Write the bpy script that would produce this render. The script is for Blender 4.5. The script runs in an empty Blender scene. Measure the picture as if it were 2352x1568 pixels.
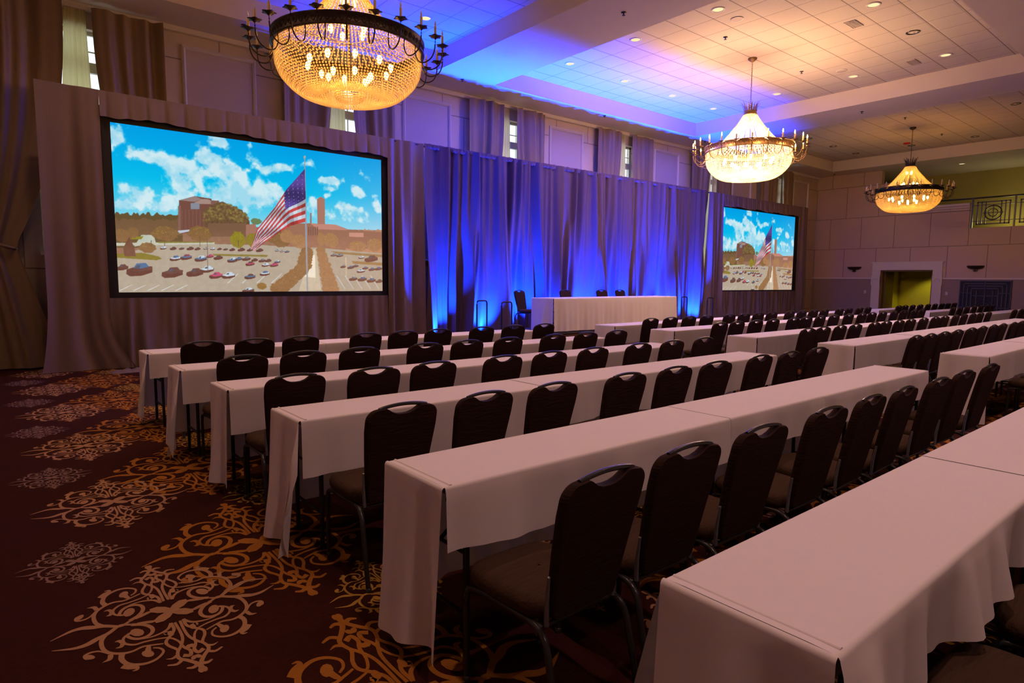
import bpy, math, random
import numpy as np
from mathutils import Matrix, Vector
C = bpy.context.scene.collection
SC = bpy.context.scene
PI = math.pi
random.seed(7)

# ------------------------------------------------------------------ camera
CAMZ = 1.515
yaw, pitch, roll = map(math.radians, (39.5157, -5.6386, 0.48811))
_f = Vector((math.sin(yaw)*math.cos(pitch), math.cos(yaw)*math.cos(pitch), math.sin(pitch)))
_r = Vector((math.cos(yaw), -math.sin(yaw), 0)); _u = _r.cross(_f)
_R = math.cos(roll)*_r + math.sin(roll)*_u; _U = -math.sin(roll)*_r + math.cos(roll)*_u
cam_data = bpy.data.cameras.new('camera'); cam = bpy.data.objects.new('camera', cam_data); C.objects.link(cam)
cam.matrix_world = Matrix(((_R.x, _U.x, -_f.x, 0), (_R.y, _U.y, -_f.y, 0), (_R.z, _U.z, -_f.z, CAMZ), (0, 0, 0, 1)))
cam_data.sensor_width = 36; cam_data.lens = 36*1442.1/2352; cam_data.clip_end = 200; cam_data.clip_start = .05
SC.camera = cam
SC.view_settings.view_transform = 'Standard'; SC.view_settings.look = 'None'
SC.view_settings.gamma = 1; SC.view_settings.use_curve_mapping = False
SC.view_settings.exposure = 0.0
SC.cycles.use_denoising = True; SC.cycles.use_adaptive_sampling = True; SC.cycles.adaptive_threshold = .03; SC.cycles.adaptive_min_samples = 16
SC.cycles.max_bounces = 5; SC.cycles.diffuse_bounces = 3; SC.cycles.glossy_bounces = 2
SC.cycles.transmission_bounces = 3; SC.cycles.transparent_max_bounces = 12
SC.cycles.sample_clamp_indirect = 3.0; SC.cycles.caustics_reflective = False; SC.cycles.caustics_refractive = False
# daylight outside the windows
W = bpy.data.worlds.new('world'); SC.world = W; W.use_nodes = True
W.node_tree.nodes['Background'].inputs[0].default_value = (.80, .93, 1, 1)
W.node_tree.nodes['Background'].inputs[1].default_value = 1.8

# ------------------------------------------------------------------ light table (colour, power)
P_CHAND_MAIN = 880; P_CHAND_DIM = 140; P_DOWN = 98; P_BLUE = 13000; P_REAR = 270

def light(name, kind, loc, color, power, parent=None, radius=.05, spot=None, blend=1, aim=None):
    d = bpy.data.lights.new(name, kind); d.color = color; d.energy = power
    if kind in ('POINT', 'SPOT'): d.shadow_soft_size = radius
    if kind == 'SPOT': d.spot_size = math.radians(spot); d.spot_blend = blend
    o = bpy.data.objects.new(name, d); C.objects.link(o); o.location = loc
    if aim: o.rotation_euler = Vector(aim).to_track_quat('-Z', 'Y').to_euler()
    if parent: o.parent = parent
    return o
# blue wash lights on the floor at the foot of the backdrop
BLUEX = (7.65, 8.9, 10.1, 11.1, 12.2, 13.6, 14.8, 16.1, 17.3)
for bx in BLUEX:
    light('blue_wash_light', 'SPOT', (bx, 11.70, .05), (.001, .030, 1), P_BLUE, radius=.03, spot=72, blend=.9, aim=(0, .12, 1))

# ------------------------------------------------------------------ materials
def mat(name, col, rough=.6, metal=0, spec=.3, emit=None, es=0, bump=None, noise=None, trans=0):
    m = bpy.data.materials.new(name); m.use_nodes = True; nt = m.node_tree; b = nt.nodes['Principled BSDF']
    b.inputs['Base Color'].default_value = (*col, 1); b.inputs['Roughness'].default_value = rough
    b.inputs['Metallic'].default_value = metal; b.inputs['Specular IOR Level'].default_value = spec
    if trans: b.inputs['Transmission Weight'].default_value = trans
    if emit: b.inputs['Emission Color'].default_value = (*emit, 1); b.inputs['Emission Strength'].default_value = es
    tc = None
    if noise or bump:
        tc = nt.nodes.new('ShaderNodeTexCoord')
    if noise:   # (scale, amount, stretch)
        s, a, st = noise
        mp = nt.nodes.new('ShaderNodeMapping'); mp.inputs['Scale'].default_value = st
        n = nt.nodes.new('ShaderNodeTexNoise'); n.inputs['Scale'].default_value = s; n.inputs['Detail'].default_value = 4
        mx = nt.nodes.new('ShaderNodeMix'); mx.data_type = 'RGBA'; mx.blend_type = 'MULTIPLY'; mx.inputs[0].default_value = 1
        mr = nt.nodes.new('ShaderNodeMapRange'); mr.inputs[3].default_value = 1-a; mr.inputs[4].default_value = 1+a
        nt.links.new(tc.outputs['Object'], mp.inputs[0]); nt.links.new(mp.outputs[0], n.inputs['Vector'])
        nt.links.new(n.outputs[0], mr.inputs[0]); mx.inputs[6].default_value = (*col, 1)
        nt.links.new(mr.outputs[0], mx.inputs[7]); nt.links.new(mx.outputs[2], b.inputs['Base Color'])
    if bump:    # (scale, strength, stretch)
        s, a, st = bump
        mp = nt.nodes.new('ShaderNodeMapping'); mp.inputs['Scale'].default_value = st
        n = nt.nodes.new('ShaderNodeTexNoise'); n.inputs['Scale'].default_value = s; n.inputs['Detail'].default_value = 3
        bp = nt.nodes.new('ShaderNodeBump'); bp.inputs['Strength'].default_value = a; bp.inputs['Distance'].default_value = .01
        nt.links.new(tc.outputs['Object'], mp.inputs[0]); nt.links.new(mp.outputs[0], n.inputs['Vector'])
        nt.links.new(n.outputs[0], bp.inputs['Height']); nt.links.new(bp.outputs[0], b.inputs['Normal'])
    return m

def emis(name, col, s):
    m = bpy.data.materials.new(name); m.use_nodes = True; nt = m.node_tree; nt.nodes.clear()
    e = nt.nodes.new('ShaderNodeEmission'); e.inputs[0].default_value = (*col, 1); e.inputs[1].default_value = s
    o = nt.nodes.new('ShaderNodeOutputMaterial'); nt.links.new(e.outputs[0], o.inputs[0]); return m

def cloth_trans(name, col, w, rough=.8, bump=None):   # cloth with some light coming through
    m = mat(name, col, rough, bump=bump); nt = m.node_tree
    t = nt.nodes.new('ShaderNodeBsdfTranslucent'); t.inputs[0].default_value = (*col, 1)
    mx = nt.nodes.new('ShaderNodeMixShader'); mx.inputs[0].default_value = w
    nt.links.new(nt.nodes['Principled BSDF'].outputs[0], mx.inputs[1]); nt.links.new(t.outputs[0], mx.inputs[2])
    nt.links.new(mx.outputs[0], nt.nodes['Material Output'].inputs[0]); return m

def block_wall(name, col, axis, offx, offz, bw=1.245*1, rh=1.27):
    m = mat(name, col, .75); nt = m.node_tree; b = nt.nodes['Principled BSDF']
    g = nt.nodes.new('ShaderNodeNewGeometry'); sp = nt.nodes.new('ShaderNodeSeparateXYZ'); nt.links.new(g.outputs['Position'], sp.inputs[0])
    cb = nt.nodes.new('ShaderNodeCombineXYZ')
    for k, (o, off) in enumerate(((sp.outputs[axis], offx), (sp.outputs[2], offz))):
        a = nt.nodes.new('ShaderNodeMath'); a.operation = 'SUBTRACT'; a.inputs[1].default_value = off
        nt.links.new(o, a.inputs[0]); nt.links.new(a.outputs[0], cb.inputs[k])
    br = nt.nodes.new('ShaderNodeTexBrick'); nt.links.new(cb.outputs[0], br.inputs[0])
    br.offset = .5; br.inputs['Scale'].default_value = 1; br.inputs['Brick Width'].default_value = bw
    br.inputs['Row Height'].default_value = rh; br.inputs['Mortar Size'].default_value = .012; br.inputs['Mortar Smooth'].default_value = .3
    br.inputs['Color1'].default_value = (*col, 1); br.inputs['Color2'].default_value = (*[c*.97 for c in col], 1)
    br.inputs['Mortar'].default_value = (*[c*.45 for c in col], 1)
    nt.links.new(br.outputs['Color'], b.inputs['Base Color'])
    bp = nt.nodes.new('ShaderNodeBump'); bp.invert = True; bp.inputs['Strength'].default_value = .6; bp.inputs['Distance'].default_value = .01
    nt.links.new(br.outputs['Fac'], bp.inputs['Height']); nt.links.new(bp.outputs[0], b.inputs['Normal'])
    return m

M = {}
M['paint'] = mat('ceiling_paint', (.64, .55, .46), .8)
M['wall'] = block_wall('wall_blocks', (.55, .44, .33), 0, 3.53-1.245*.0, 1.63)
M['wall_r'] = block_wall('wall_blocks_right', (.54, .385, .28), 1, .52, 2.9-1.27*2)
M['wainscot'] = mat('wainscot_fabric', (.29, .21, .17), .85, noise=(6, .06, (1, 1, 1)))
M['trim'] = mat('cream_trim', (.64, .56, .50), .5)
M['molding'] = mat('pearl_molding', (.62, .55, .52), .32, spec=.6)
M['panel'] = mat('panel_fabric', (.45, .37, .32), .8)
M['pier'] = mat('pier_plain', (.5, .42, .36), .8)
M['drape'] = mat('drape_fabric', (.145, .098, .092), .62, spec=.35, bump=(60, .15, (1, 1, .1)))
M['backdrop'] = mat('backdrop_fabric', (.085, .053, .060), .75, spec=.2, bump=(60, .12, (1, 1, .1)))
M['curtain'] = mat('silk_curtain', (.22, .150, .080), .45, spec=.4, bump=(20, .15, (1, 1, .05)), noise=(3, .12, (4, 4, .3)))
M['sheer'] = cloth_trans('sheer_fabric', (.75, .68, .36), .5)
M['linen'] = cloth_trans('white_linen', (.74, .68, .66), .10, .85, bump=(4.5, .38, (1, 1, .8)))
M['black'] = mat('black_matte', (.012, .012, .014), .6)
M['black_metal'] = mat('black_metal', (.015, .015, .017), .35, metal=.3, spec=.5)
M['frame_metal'] = mat('chair_frame_metal', (.03, .028, .03), .28, metal=.4, spec=.5)
M['bracket'] = mat('grey_bracket', (.22, .22, .24), .35, metal=.6)
M['chair_back'] = mat('chair_back_fabric', (.025, .011, .008), .85, spec=.1, bump=(38, .5, (.35, .35, 2.2)), noise=(30, .3, (.3, .3, 3)))
M['chair_seat'] = mat('chair_seat_fabric', (.052, .028, .016), .85, spec=.1, bump=(38, .5, (.35, 2.2, 2.2)), noise=(26, .3, (.3, 2.6, 1)))
M['tabletop'] = mat('table_board', (.10, .07, .05), .6)
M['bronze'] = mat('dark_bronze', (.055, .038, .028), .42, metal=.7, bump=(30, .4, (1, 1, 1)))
M['bronze_lit'] = mat('dark_bronze_lit', (.30, .19, .08), .38, metal=.8, bump=(30, .3, (1, 1, 1)))  # bronze of the lit chandelier, its golden lamplight put into the colour
M['candle'] = mat('candle_sleeve', (.62, .42, .16), .5)
M['bulb_off'] = mat('clear_bulb', (.75, .7, .62), .12, spec=.6)
M['bulb_on'] = emis('lit_candle_bulb', (1, .62, .30), 30)
M['bulb_in'] = emis('inner_bulb', (1, .66, .22), 14)
M['bulb_in_hot'] = emis('inner_bulb_hot', (1, .80, .45), 40)
M['lens_on'] = emis('downlight_glow', (1, .74, .38), 1.25)
M['lens_off'] = mat('downlight_reflector', (.10, .095, .11), .2, metal=.9)
M['white_trim'] = mat('white_trim_ring', (.6, .55, .52), .5)
M['grille'] = mat('perforated_grille', (.5, .42, .37), .7)
M['alarm'] = mat('red_alarm', (.35, .01, .012), .4)
M['olive'] = mat('olive_paint', (.34, .29, .075), .8)
M['lime'] = mat('yellow_green_paint', (.62, .55, .03), .8)
M['door_wood'] = mat('door_wood', (.16, .075, .028), .4, noise=(5, .25, (6, 6, .5)))
M['glass'] = mat('window_glass', (.9, .95, 1), .02)
_nt = M['glass'].node_tree; _t = _nt.nodes.new('ShaderNodeBsdfTransparent'); _x = _nt.nodes.new('ShaderNodeMixShader'); _x.inputs[0].default_value = .94
_nt.links.new(_nt.nodes['Principled BSDF'].outputs[0], _x.inputs[1]); _nt.links.new(_t.outputs[0], _x.inputs[2]); _nt.links.new(_x.outputs[0], _nt.nodes['Material Output'].inputs[0])
M['winframe'] = mat('window_frame_paint', (.7, .68, .6), .5)
M['stage_carpet'] = mat('stage_carpet', (.035, .03, .035), .9)
M['stage_skirt'] = mat('stage_skirt_wood', (.13, .06, .03), .7)
M['iron'] = mat('wrought_iron', (.055, .06, .085), .5, metal=.2)
M['tie'] = mat('tieback_cord', (.22, .15, .08), .6)

def bead_mat(name, col):
    m = bpy.data.materials.new(name); m.use_nodes = True; nt = m.node_tree; nt.nodes.clear()
    o = nt.nodes.new('ShaderNodeOutputMaterial')
    t = nt.nodes.new('ShaderNodeBsdfTranslucent'); t.inputs[0].default_value = (*col, 1)
    g = nt.nodes.new('ShaderNodeBsdfGlossy'); g.inputs[0].default_value = (.9, .9, .9, 1); g.inputs[1].default_value = .12
    d = nt.nodes.new('ShaderNodeBsdfDiffuse'); d.inputs[0].default_value = (*col, 1)
    x = nt.nodes.new('ShaderNodeBsdfTransparent')
    a = nt.nodes.new('ShaderNodeMixShader'); a.inputs[0].default_value = .3
    b = nt.nodes.new('ShaderNodeMixShader'); b.inputs[0].default_value = .16
    c = nt.nodes.new('ShaderNodeMixShader'); c.inputs[0].default_value = .2
    L = nt.links.new
    L(t.outputs[0], a.inputs[1]); L(d.outputs[0], a.inputs[2]); L(a.outputs[0], b.inputs[1]); L(g.outputs[0], b.inputs[2])
    L(b.outputs[0], c.inputs[1]); L(x.outputs[0], c.inputs[2]); L(c.outputs[0], o.inputs[0]); return m
M['bead'] = bead_mat('crystal_bead', (.98, .80, .46))

PITCH = .627
def tile_mat():
    m = mat('ceiling_tile', (.72, .66, .60), .85); nt = m.node_tree; b = nt.nodes['Principled BSDF']; L = nt.links.new
    g = nt.nodes.new('ShaderNodeNewGeometry'); sp = nt.nodes.new('ShaderNodeSeparateXYZ'); L(g.outputs['Position'], sp.inputs[0])
    def line(out, origin, w):
        a = nt.nodes.new('ShaderNodeMath'); a.operation = 'SUBTRACT'; a.inputs[1].default_value = origin-PITCH/2; L(out, a.inputs[0])
        p = nt.nodes.new('ShaderNodeMath'); p.operation = 'PINGPONG'; p.inputs[1].default_value = PITCH/2; L(a.outputs[0], p.inputs[0])
        r = nt.nodes.new('ShaderNodeMapRange'); r.inputs[1].default_value = PITCH/2-w; r.inputs[2].default_value = PITCH/2-w*.55
        L(p.outputs[0], r.inputs[0]); return r.outputs[0]
    lx = line(sp.outputs[0], 13.155, .007); ly = line(sp.outputs[1], 7.715, .011)
    ex = line(sp.outputs[0], 13.155, .035); ey = line(sp.outputs[1], 7.715, .035)
    mx = nt.nodes.new('ShaderNodeMath'); mx.operation = 'MAXIMUM'; L(lx, mx.inputs[0]); L(ly, mx.inputs[1])
    me = nt.nodes.new('ShaderNodeMath'); me.operation = 'MAXIMUM'; L(ex, me.inputs[0]); L(ey, me.inputs[1])
    n = nt.nodes.new('ShaderNodeTexNoise'); n.inputs['Scale'].default_value = 60; L(g.outputs['Position'], n.inputs['Vector'])
    c1 = nt.nodes.new('ShaderNodeMix'); c1.data_type = 'RGBA'; c1.inputs[6].default_value = (.50, .43, .37, 1); c1.inputs[7].default_value = (.57, .49, .42, 1); L(n.outputs[0], c1.inputs[0])
    c2 = nt.nodes.new('ShaderNodeMix'); c2.data_type = 'RGBA'; L(mx.outputs[0], c2.inputs[0]); L(c1.outputs[2], c2.inputs[6]); c2.inputs[7].default_value = (.2, .15, .13, 1)
    L(c2.outputs[2], b.inputs['Base Color'])
    bp = nt.nodes.new('ShaderNodeBump'); bp.invert = True; bp.inputs['Strength'].default_value = .35; bp.inputs['Distance'].default_value = .01
    L(me.outputs[0], bp.inputs['Height']); L(bp.outputs[0], b.inputs['Normal']); return m
M['tile'] = tile_mat()

def carpet_mat(name, col, a):
    return mat(name, col, .95, spec=.05, noise=(22, a, (1, 6, 1)), bump=(300, .3, (1, 1, 1)))
M['carpet'] = carpet_mat('maroon_carpet', (.034, .008, .005), .4)
M['c_tan'] = carpet_mat('carpet_tan_yarn', (.33, .175, .09), .25)
M['c_grey'] = carpet_mat('carpet_grey_yarn', (.20, .115, .095), .25)
M['c_orange'] = carpet_mat('carpet_orange_yarn', (.30, .115, .018), .25)
M['c_gold'] = carpet_mat('carpet_gold_yarn', (.36, .20, .035), .25)

# ------------------------------------------------------------------ mesh builder
class MB:
    def __init__(s): s.v = []; s.f = []; s.m = []; s.sm = []
    def add(s, v, f, m=0, smooth=False):
        n = len(s.v); s.v.extend([tuple(p) for p in v]); s.f.extend([tuple(i+n for i in q) for q in f])
        s.m.extend([m]*len(f)); s.sm.extend([smooth]*len(f)); return s
    def box(s, x0, x1, y0, y1, z0, z1, m=0):
        v = [(x, y, z) for z in (z0, z1) for y in (y0, y1) for x in (x0, x1)]
        return s.add(v, [(0, 2, 3, 1), (4, 5, 7, 6), (0, 1, 5, 4), (2, 6, 7, 3), (0, 4, 6, 2), (1, 3, 7, 5)], m)
    def quad(s, a, b, c, d, m=0): return s.add([a, b, c, d], [(0, 1, 2, 3)], m)
    def grid(s, P, m=0, smooth=True, closed=False):
        nr, nc = len(P), len(P[0]); v = [p for row in P for p in row]; f = []
        for i in range(nr-1):
            for j in range(nc if closed else nc-1):
                k = (j+1) % nc; f.append((i*nc+j, i*nc+k, (i+1)*nc+k, (i+1)*nc+j))
        return s.add(v, f, m, smooth)
    def tube(s, pts, r, n=8, m=0, cap=True, smooth=True):
        pts = [Vector(p) for p in pts]; rows = []; rr = r if hasattr(r, '__len__') else [r]*len(pts)
        up = Vector((0, 0, 1))
        for i, p in enumerate(pts):
            t = (pts[min(i+1, len(pts)-1)]-pts[max(i-1, 0)]).normalized()
            a = t.cross(up)
            if a.length < .05: a = t.cross(Vector((1, 0, 0)))
            a.normalize(); b = t.cross(a)
            rows.append([tuple(p+rr[i]*(math.cos(2*PI*k/n)*a+math.sin(2*PI*k/n)*b)) for k in range(n)])
        s.grid(rows, m, smooth, True)
        if cap: s.add(rows[0], [tuple(range(n))], m); s.add(rows[-1], [tuple(range(n))[::-1]], m)
        return s
    def lathe(s, prof, n=24, c=(0, 0), m=0, smooth=True):
        return s.grid([[(c[0]+r*math.cos(2*PI*k/n), c[1]+r*math.sin(2*PI*k/n), z) for k in range(n)] for r, z in prof], m, smooth, True)
    def prism(s, outline, y0, y1, m=0, yfun=None):   # outline in x,z, extruded along y
        n = len(outline); yf = yfun or (lambda z: 0)
        v = [(x, y0+yf(z), z) for x, z in outline]+[(x, y1+yf(z), z) for x, z in outline]
        return s.add(v, [tuple(range(n)), tuple(range(2*n-1, n-1, -1))]+[(i, i+n, (i+1) % n+n, (i+1) % n) for i in range(n)], m)
    def mesh(s, name, mats):
        me = bpy.data.meshes.new(name); me.from_pydata(s.v, [], s.f)
        for m in (mats if isinstance(mats, (list, tuple)) else [mats]): me.materials.append(m)
        me.polygons.foreach_set('material_index', s.m); me.polygons.foreach_set('use_smooth', s.sm); me.update(); return me
    def obj(s, name, mats, parent=None, loc=(0, 0, 0), rz=0, sharp=None):
        me = s.mesh(name, mats)
        o = bpy.data.objects.new(name, me); C.objects.link(o); o.location = loc; o.rotation_euler = (0, 0, rz)
        if parent: o.parent = parent
        return o
def tag(o, label, cat, group=None):
    o['label'] = label; o['category'] = cat
    if group: o['group'] = group
    return o
def empty(name, loc=(0, 0, 0), rz=0, label=None, cat=None, group=None):
    o = bpy.data.objects.new(name, None); o.empty_display_size = .1; C.objects.link(o); o.location = loc; o.rotation_euler = (0, 0, rz)
    if label: tag(o, label, cat, group)
    return o
def struct(o): o['kind'] = 'structure'; return o
def copy_tree(o, parent=None):
    c = o.copy(); C.objects.link(c)
    if parent: c.parent = parent
    for ch in o.children: copy_tree(ch, c)
    return c
def catmull(pts, k=6):
    P = [np.array(p, float) for p in pts]; P = [2*P[0]-P[1]]+P+[2*P[-1]-P[-2]]; out = []
    for i in range(1, len(P)-2):
        a, b, c, d = P[i-1:i+3]
        for j in range(k):
            t = j/k; out.append(.5*((2*b)+(c-a)*t+(2*a-5*b+4*c-d)*t*t+(3*b-a-3*c+d)*t**3))
    out.append(P[-2]); return out
ORD = ['first', 'second', 'third', 'fourth', 'fifth', 'sixth', 'seventh', 'eighth', 'ninth', 'tenth', 'eleventh', 'twelfth', 'thirteenth', 'fourteenth', 'fifteenth', 'sixteenth', 'seventeenth', 'eighteenth', 'nineteenth', 'twentieth']

# ================================================================== SETTING
XL, XR, YF, YB, ZS, ZC = -1.5, 27.78, 13.0, -5.0, 5.98, 6.38
# ---- floor with woven medallions
def floor_pt(px, py):
    d = _R*((px-1176)/1442.1)-_U*((py-784)/1442.1)+_f; t = -CAMZ/d.z; return np.array([d.x*t, d.y*t])
MC = floor_pt(100+1238/4.2, 1280+522/4.2)
def mp(pts):
    out = []
    for (x, y) in pts:
        q = floor_pt(100+x/4.2, 1280+y/4.2)-MC; out.append((q[0]/.45, q[1]/.57))
    return out
# one quarter of the medallion (left tip / near palmette side), traced strokes: points, start width, mid width, end width
STK = [
 (mp([(80, 912), (200, 900), (310, 885), (420, 850), (520, 795), (620, 745), (740, 665), (850, 655)]), .01, .07, .03),
 (mp([(850, 658), (960, 655), (1040, 680), (1055, 722), (1010, 765), (930, 792), (860, 790), (810, 765), (840, 740), (900, 735)]), .05, .04, .035),
 (mp([(600, 755), (560, 820), (575, 890), (640, 930), (760, 935), (860, 915), (960, 870), (1080, 850), (1160, 840)]), .05, .035, .02),
 (mp([(800, 760), (770, 800), (790, 840), (880, 850), (980, 822), (1100, 795), (1200, 780)]), .03, .03, .02),
 (mp([(770, 830), (730, 815), (690, 825)]), .05, .04, .01),
 (mp([(770, 840), (750, 870), (700, 885)]), .05, .04, .01),
 (mp([(760, 940), (755, 990), (800, 1030), (880, 1045), (1000, 1030), (1100, 985), (1160, 920), (1130, 885), (1060, 880)]), .06, .035, .02),
 (mp([(1030, 850), (1015, 880), (1010, 915)]), .02, .05, .06),
 (mp([(760, 1060), (830, 1072), (900, 1070), (905, 1090), (860, 1107)]), .06, .05, .01),
 (mp([(640, 940), (540, 915), (450, 930), (400, 960), (420, 985), (480, 970)]), .02, .03, .05),
 (mp([(650, 945), (640, 990), (570, 1025)]), .05, .05, .005),
 (mp([(1235, 640), (1200, 700), (1100, 755), (980, 790), (870, 795)]), .04, .025, .015),
 (mp([(1230, 640), (1262, 700), (1230, 760), (1185, 820), (1210, 860), (1280, 890), (1310, 915)]), .035, .035, .03),
 (mp([(1270, 635), (1320, 720), (1345, 790), (1330, 860), (1300, 920), (1310, 980), (1400, 1003), (1480, 1028), (1540, 1070)]), .03, .035, .05),
 (mp([(1190, 800), (1240, 788), (1310, 820), (1360, 875), (1420, 905), (1420, 950), (1350, 955)]), .02, .03, .05),
 (mp([(1300, 950), (1250, 983), (1185, 992)]), .04, .03, .005),
 (mp([(1340, 1000), (1290, 1040), (1200, 1052)]), .04, .035, .02),
 (mp([(1500, 1035), (1450, 1070), (1385, 1078)]), .05, .04, .02),
 (mp([(1105, 590), (1070, 622), (980, 635), (905, 645)]), .015, .05, .03),
 (mp([(1200, 745), (1180, 735), (1220, 735)]), .06, .05, .05),
]
BLOBS = [((905, 732), 70, 38), ((1010, 938), 62, 34), ((440, 972), 60, 24), ((1230, 742), 34, 26)]
DOTS = [((1440, 857), 34, 18), ((1497, 960), 34, 18), ((1560, 1085), 30, 26)]
def body():
    pts = []
    for k in range(24):
        a = 2*PI*k/24; r = .055+.15*abs(math.sin(2*a))**1.5
        pts.append((r*math.cos(a)*1.15, r*math.sin(a)*.9))
    return pts
def medallion(k):
    """list of (verts, faces) in unit coordinates"""
    V, Fc = [], []; zo = 0
    def poly(p): n = len(V); V.extend([(a, b, zo) for a, b in p]); Fc.append(tuple(range(n, n+len(p))))
    for sx in (1, -1):
        for sy in (1, -1):
            fl = sx*sy < 0
            for pts, w0, w1, w2 in STK:
                zo += 1
                q = catmull(pts, k); n = len(q); base = len(V)
                for i, p in enumerate(q):
                    a = q[max(i-1, 0)]; b = q[min(i+1, n-1)]; t = b-a; L = math.hypot(*t) or 1; nx, ny = -t[1]/L, t[0]/L
                    s = i/(n-1); w = (w0+(w1-w0)*s*2 if s < .5 else w1+(w2-w1)*(s*2-1))*.42
                    V.append((sx*(p[0]+nx*w), sy*(p[1]+ny*w), zo)); V.append((sx*(p[0]-nx*w), sy*(p[1]-ny*w), zo))
                for i in range(n-1):
                    c = base+2*i; Fc.append((c, c+2, c+3, c+1) if fl else (c+1, c+3, c+2, c))
            for (cx, cy), rx, ry in BLOBS+DOTS:
                zo += 1
                a = mp([(cx+rx*math.cos(2*PI*j/10), cy+ry*math.sin(2*PI*j/10)) for j in range(10)])
                a = [(sx*p[0], sy*p[1]) for p in a]; poly(a if fl else a[::-1])
    poly(body())
    return V, Fc
MED_HI, MED_LO = medallion(5), medallion(2)
def orient_up(V, Fc):
    out = []
    for f in Fc:
        ar = sum(V[f[i]][0]*V[f[(i+1) % len(f)]][1]-V[f[(i+1) % len(f)]][0]*V[f[i]][1] for i in range(len(f)))
        out.append(f if ar > 0 else f[::-1])
    return out
MED_HI = (MED_HI[0], orient_up(*MED_HI)); MED_LO = (MED_LO[0], orient_up(*MED_LO))
fl = MB(); fl.quad((XL, YB, 0), (XR+.3, YB, 0), (XR+.3, YF+.2, 0), (XL, YF+.2, 0))
for ix in range(-1, 16):
    for iy in range(-1, 8):
        for (x, y, sx, sy, mi, z) in ((.545, 3.08, .45, .57, 1, .0016), (.26, 3.95, .26, .31, 2, .0016), (1.11, 3.60, .60, .78, 3, .0004), (1.43, 2.67, .30, .36, 4, .0016)):
            px, py = x+1.83*ix, y+1.795*iy
            if py < .3 or py > 12.6 or px < -1.2 or px > XR-.7: continue
            V, Fc = MED_HI if px < 3.4 and py < 9 else MED_LO
            n = len(fl.v); fl.v.extend([(px+a*sx, py+b*sy, z+c*.000012) for a, b, c in V]); fl.f.extend([tuple(i+n for i in q) for q in Fc])
            fl.m.extend([mi]*len(Fc)); fl.sm.extend([False]*len(Fc))
struct(fl.obj('floor', [M['carpet'], M['c_tan'], M['c_grey'], M['c_orange'], M['c_gold']]))

# ---- ceiling with coffers
COFF = [(-.26, 7.64), (9.21, 17.11), (18.69, 26.62)]; CY0, CY1 = 3.557, 11.87
cl = MB()
xs = [XL]+[v for c in COFF for v in c]+[XR+3.2]
def rc(x0, x1, y0, y1, z, m): cl.quad((x0, y0, z), (x0, y1, z), (x1, y1, z), (x1, y0, z), m)
for i in range(0, len(xs)-1, 2): rc(xs[i], xs[i+1], CY0, CY1, ZS, 0)
rc(XL, XR+3.2, CY1, YF+.2, ZS, 0); rc(XL, XR+3.2, YB, CY0, ZS, 0)
for a, b in COFF:
    rc(a, b, CY0, CY1, ZC, 1)
    cl.quad((a, CY0, ZS), (a, CY1, ZS), (a, CY1, ZC), (a, CY0, ZC)); cl.quad((b, CY1, ZS), (b, CY0, ZS), (b, CY0, ZC), (b, CY1, ZC))
    cl.quad((a, CY1, ZS), (b, CY1, ZS), (b, CY1, ZC), (a, CY1, ZC)); cl.quad((b, CY0, ZS), (a, CY0, ZS), (a, CY0, ZC), (b, CY0, ZC))
struct(cl.obj('ceiling', [M['paint'], M['tile']]))

# ---- stage wall with window openings
WC = [1.30+4.55*k for k in range(6)]; WH = .62; WZ0, WZ1 = 1.9, 5.62
w = MB(); xx = XL
for c in WC:
    w.box(xx, c-WH, YF, YF+.3, 0, ZS); w.box(c-WH, c+WH, YF, YF+.3, 0, WZ0); w.box(c-WH, c+WH, YF, YF+.3, WZ1, ZS); xx = c+WH
w.box(xx, XR+.3, YF, YF+.3, 0, ZS)
struct(w.obj('wall_front', [M['wall']]))
struct(MB().box(XL, XR, YF-.10, YF, ZS-.09, ZS+.0).obj('trim_1', [M['trim']]))
struct(MB().box(XL-.2, XL, YB, YF+.3, 0, ZS).obj('wall_left', [M['wall']]))
struct(MB().box(XL-.2, XR+3.2, YB-.2, YB, 0, ZS).obj('wall_rear', [M['wall']]))
for i, c in enumerate(WC):
    e = empty('window_%d' % (i+1), (c, YF+.18, 0)); struct(e)
    f = MB()
    f.box(-WH, -WH+.06, -.03, .03, WZ0, WZ1); f.box(WH-.06, WH, -.03, .03, WZ0, WZ1); f.box(-WH, WH, -.03, .03, WZ0, WZ0+.06); f.box(-WH, WH, -.03, .03, WZ1-.06, WZ1)
    for q in (-.32, 0, .32): f.box(q-.01, q+.01, -.012, .012, WZ0, WZ1)
    z = WZ0
    while z < WZ1-.1: z += .34; f.box(-WH, WH, -.012, .012, z-.01, z+.01)
    f.box(-WH, WH, -.04, .04, 4.95, 5.12); f.box(-WH, WH, -.04, .04, 3.5, 3.6)
    f.box(-WH-.05, WH+.05, -.3, .0, WZ0-.05, WZ0)
    f.obj('window_frame', [M['winframe']], e)
    MB().box(-WH, WH, .0, .004, WZ0, WZ1).obj('pane', [M['glass']], e)
# framed panels between the windows
for i in range(6):
    c = 3.53+4.55*i
    if c > XR-.6: break
    wd, z1, z0 = .665, 5.71, 1.9; f = MB(); y = YF
    prof = [(0, 0), (.012, -.035), (.045, -.055), (.075, -.03), (.085, 0)]
    def ring(d, yy): return [(c-wd+d, y+yy, z0+d), (c+wd-d, y+yy, z0+d), (c+wd-d, y+yy, z1-d), (c-wd+d, y+yy, z1-d)]
    R_ = [ring(d, yy) for d, yy in prof]
    for a, b in zip(R_[:-1], R_[1:]):
        for k in range(4): f.quad(a[k], a[(k+1) % 4], b[(k+1) % 4], b[k], 0)
    f.quad(*[(p[0], y-.006, p[2]) for p in ring(.085, 0)], 1)
    struct(f.obj('trim_%d' % (i+2), [M['molding'], M['panel']]))
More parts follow.
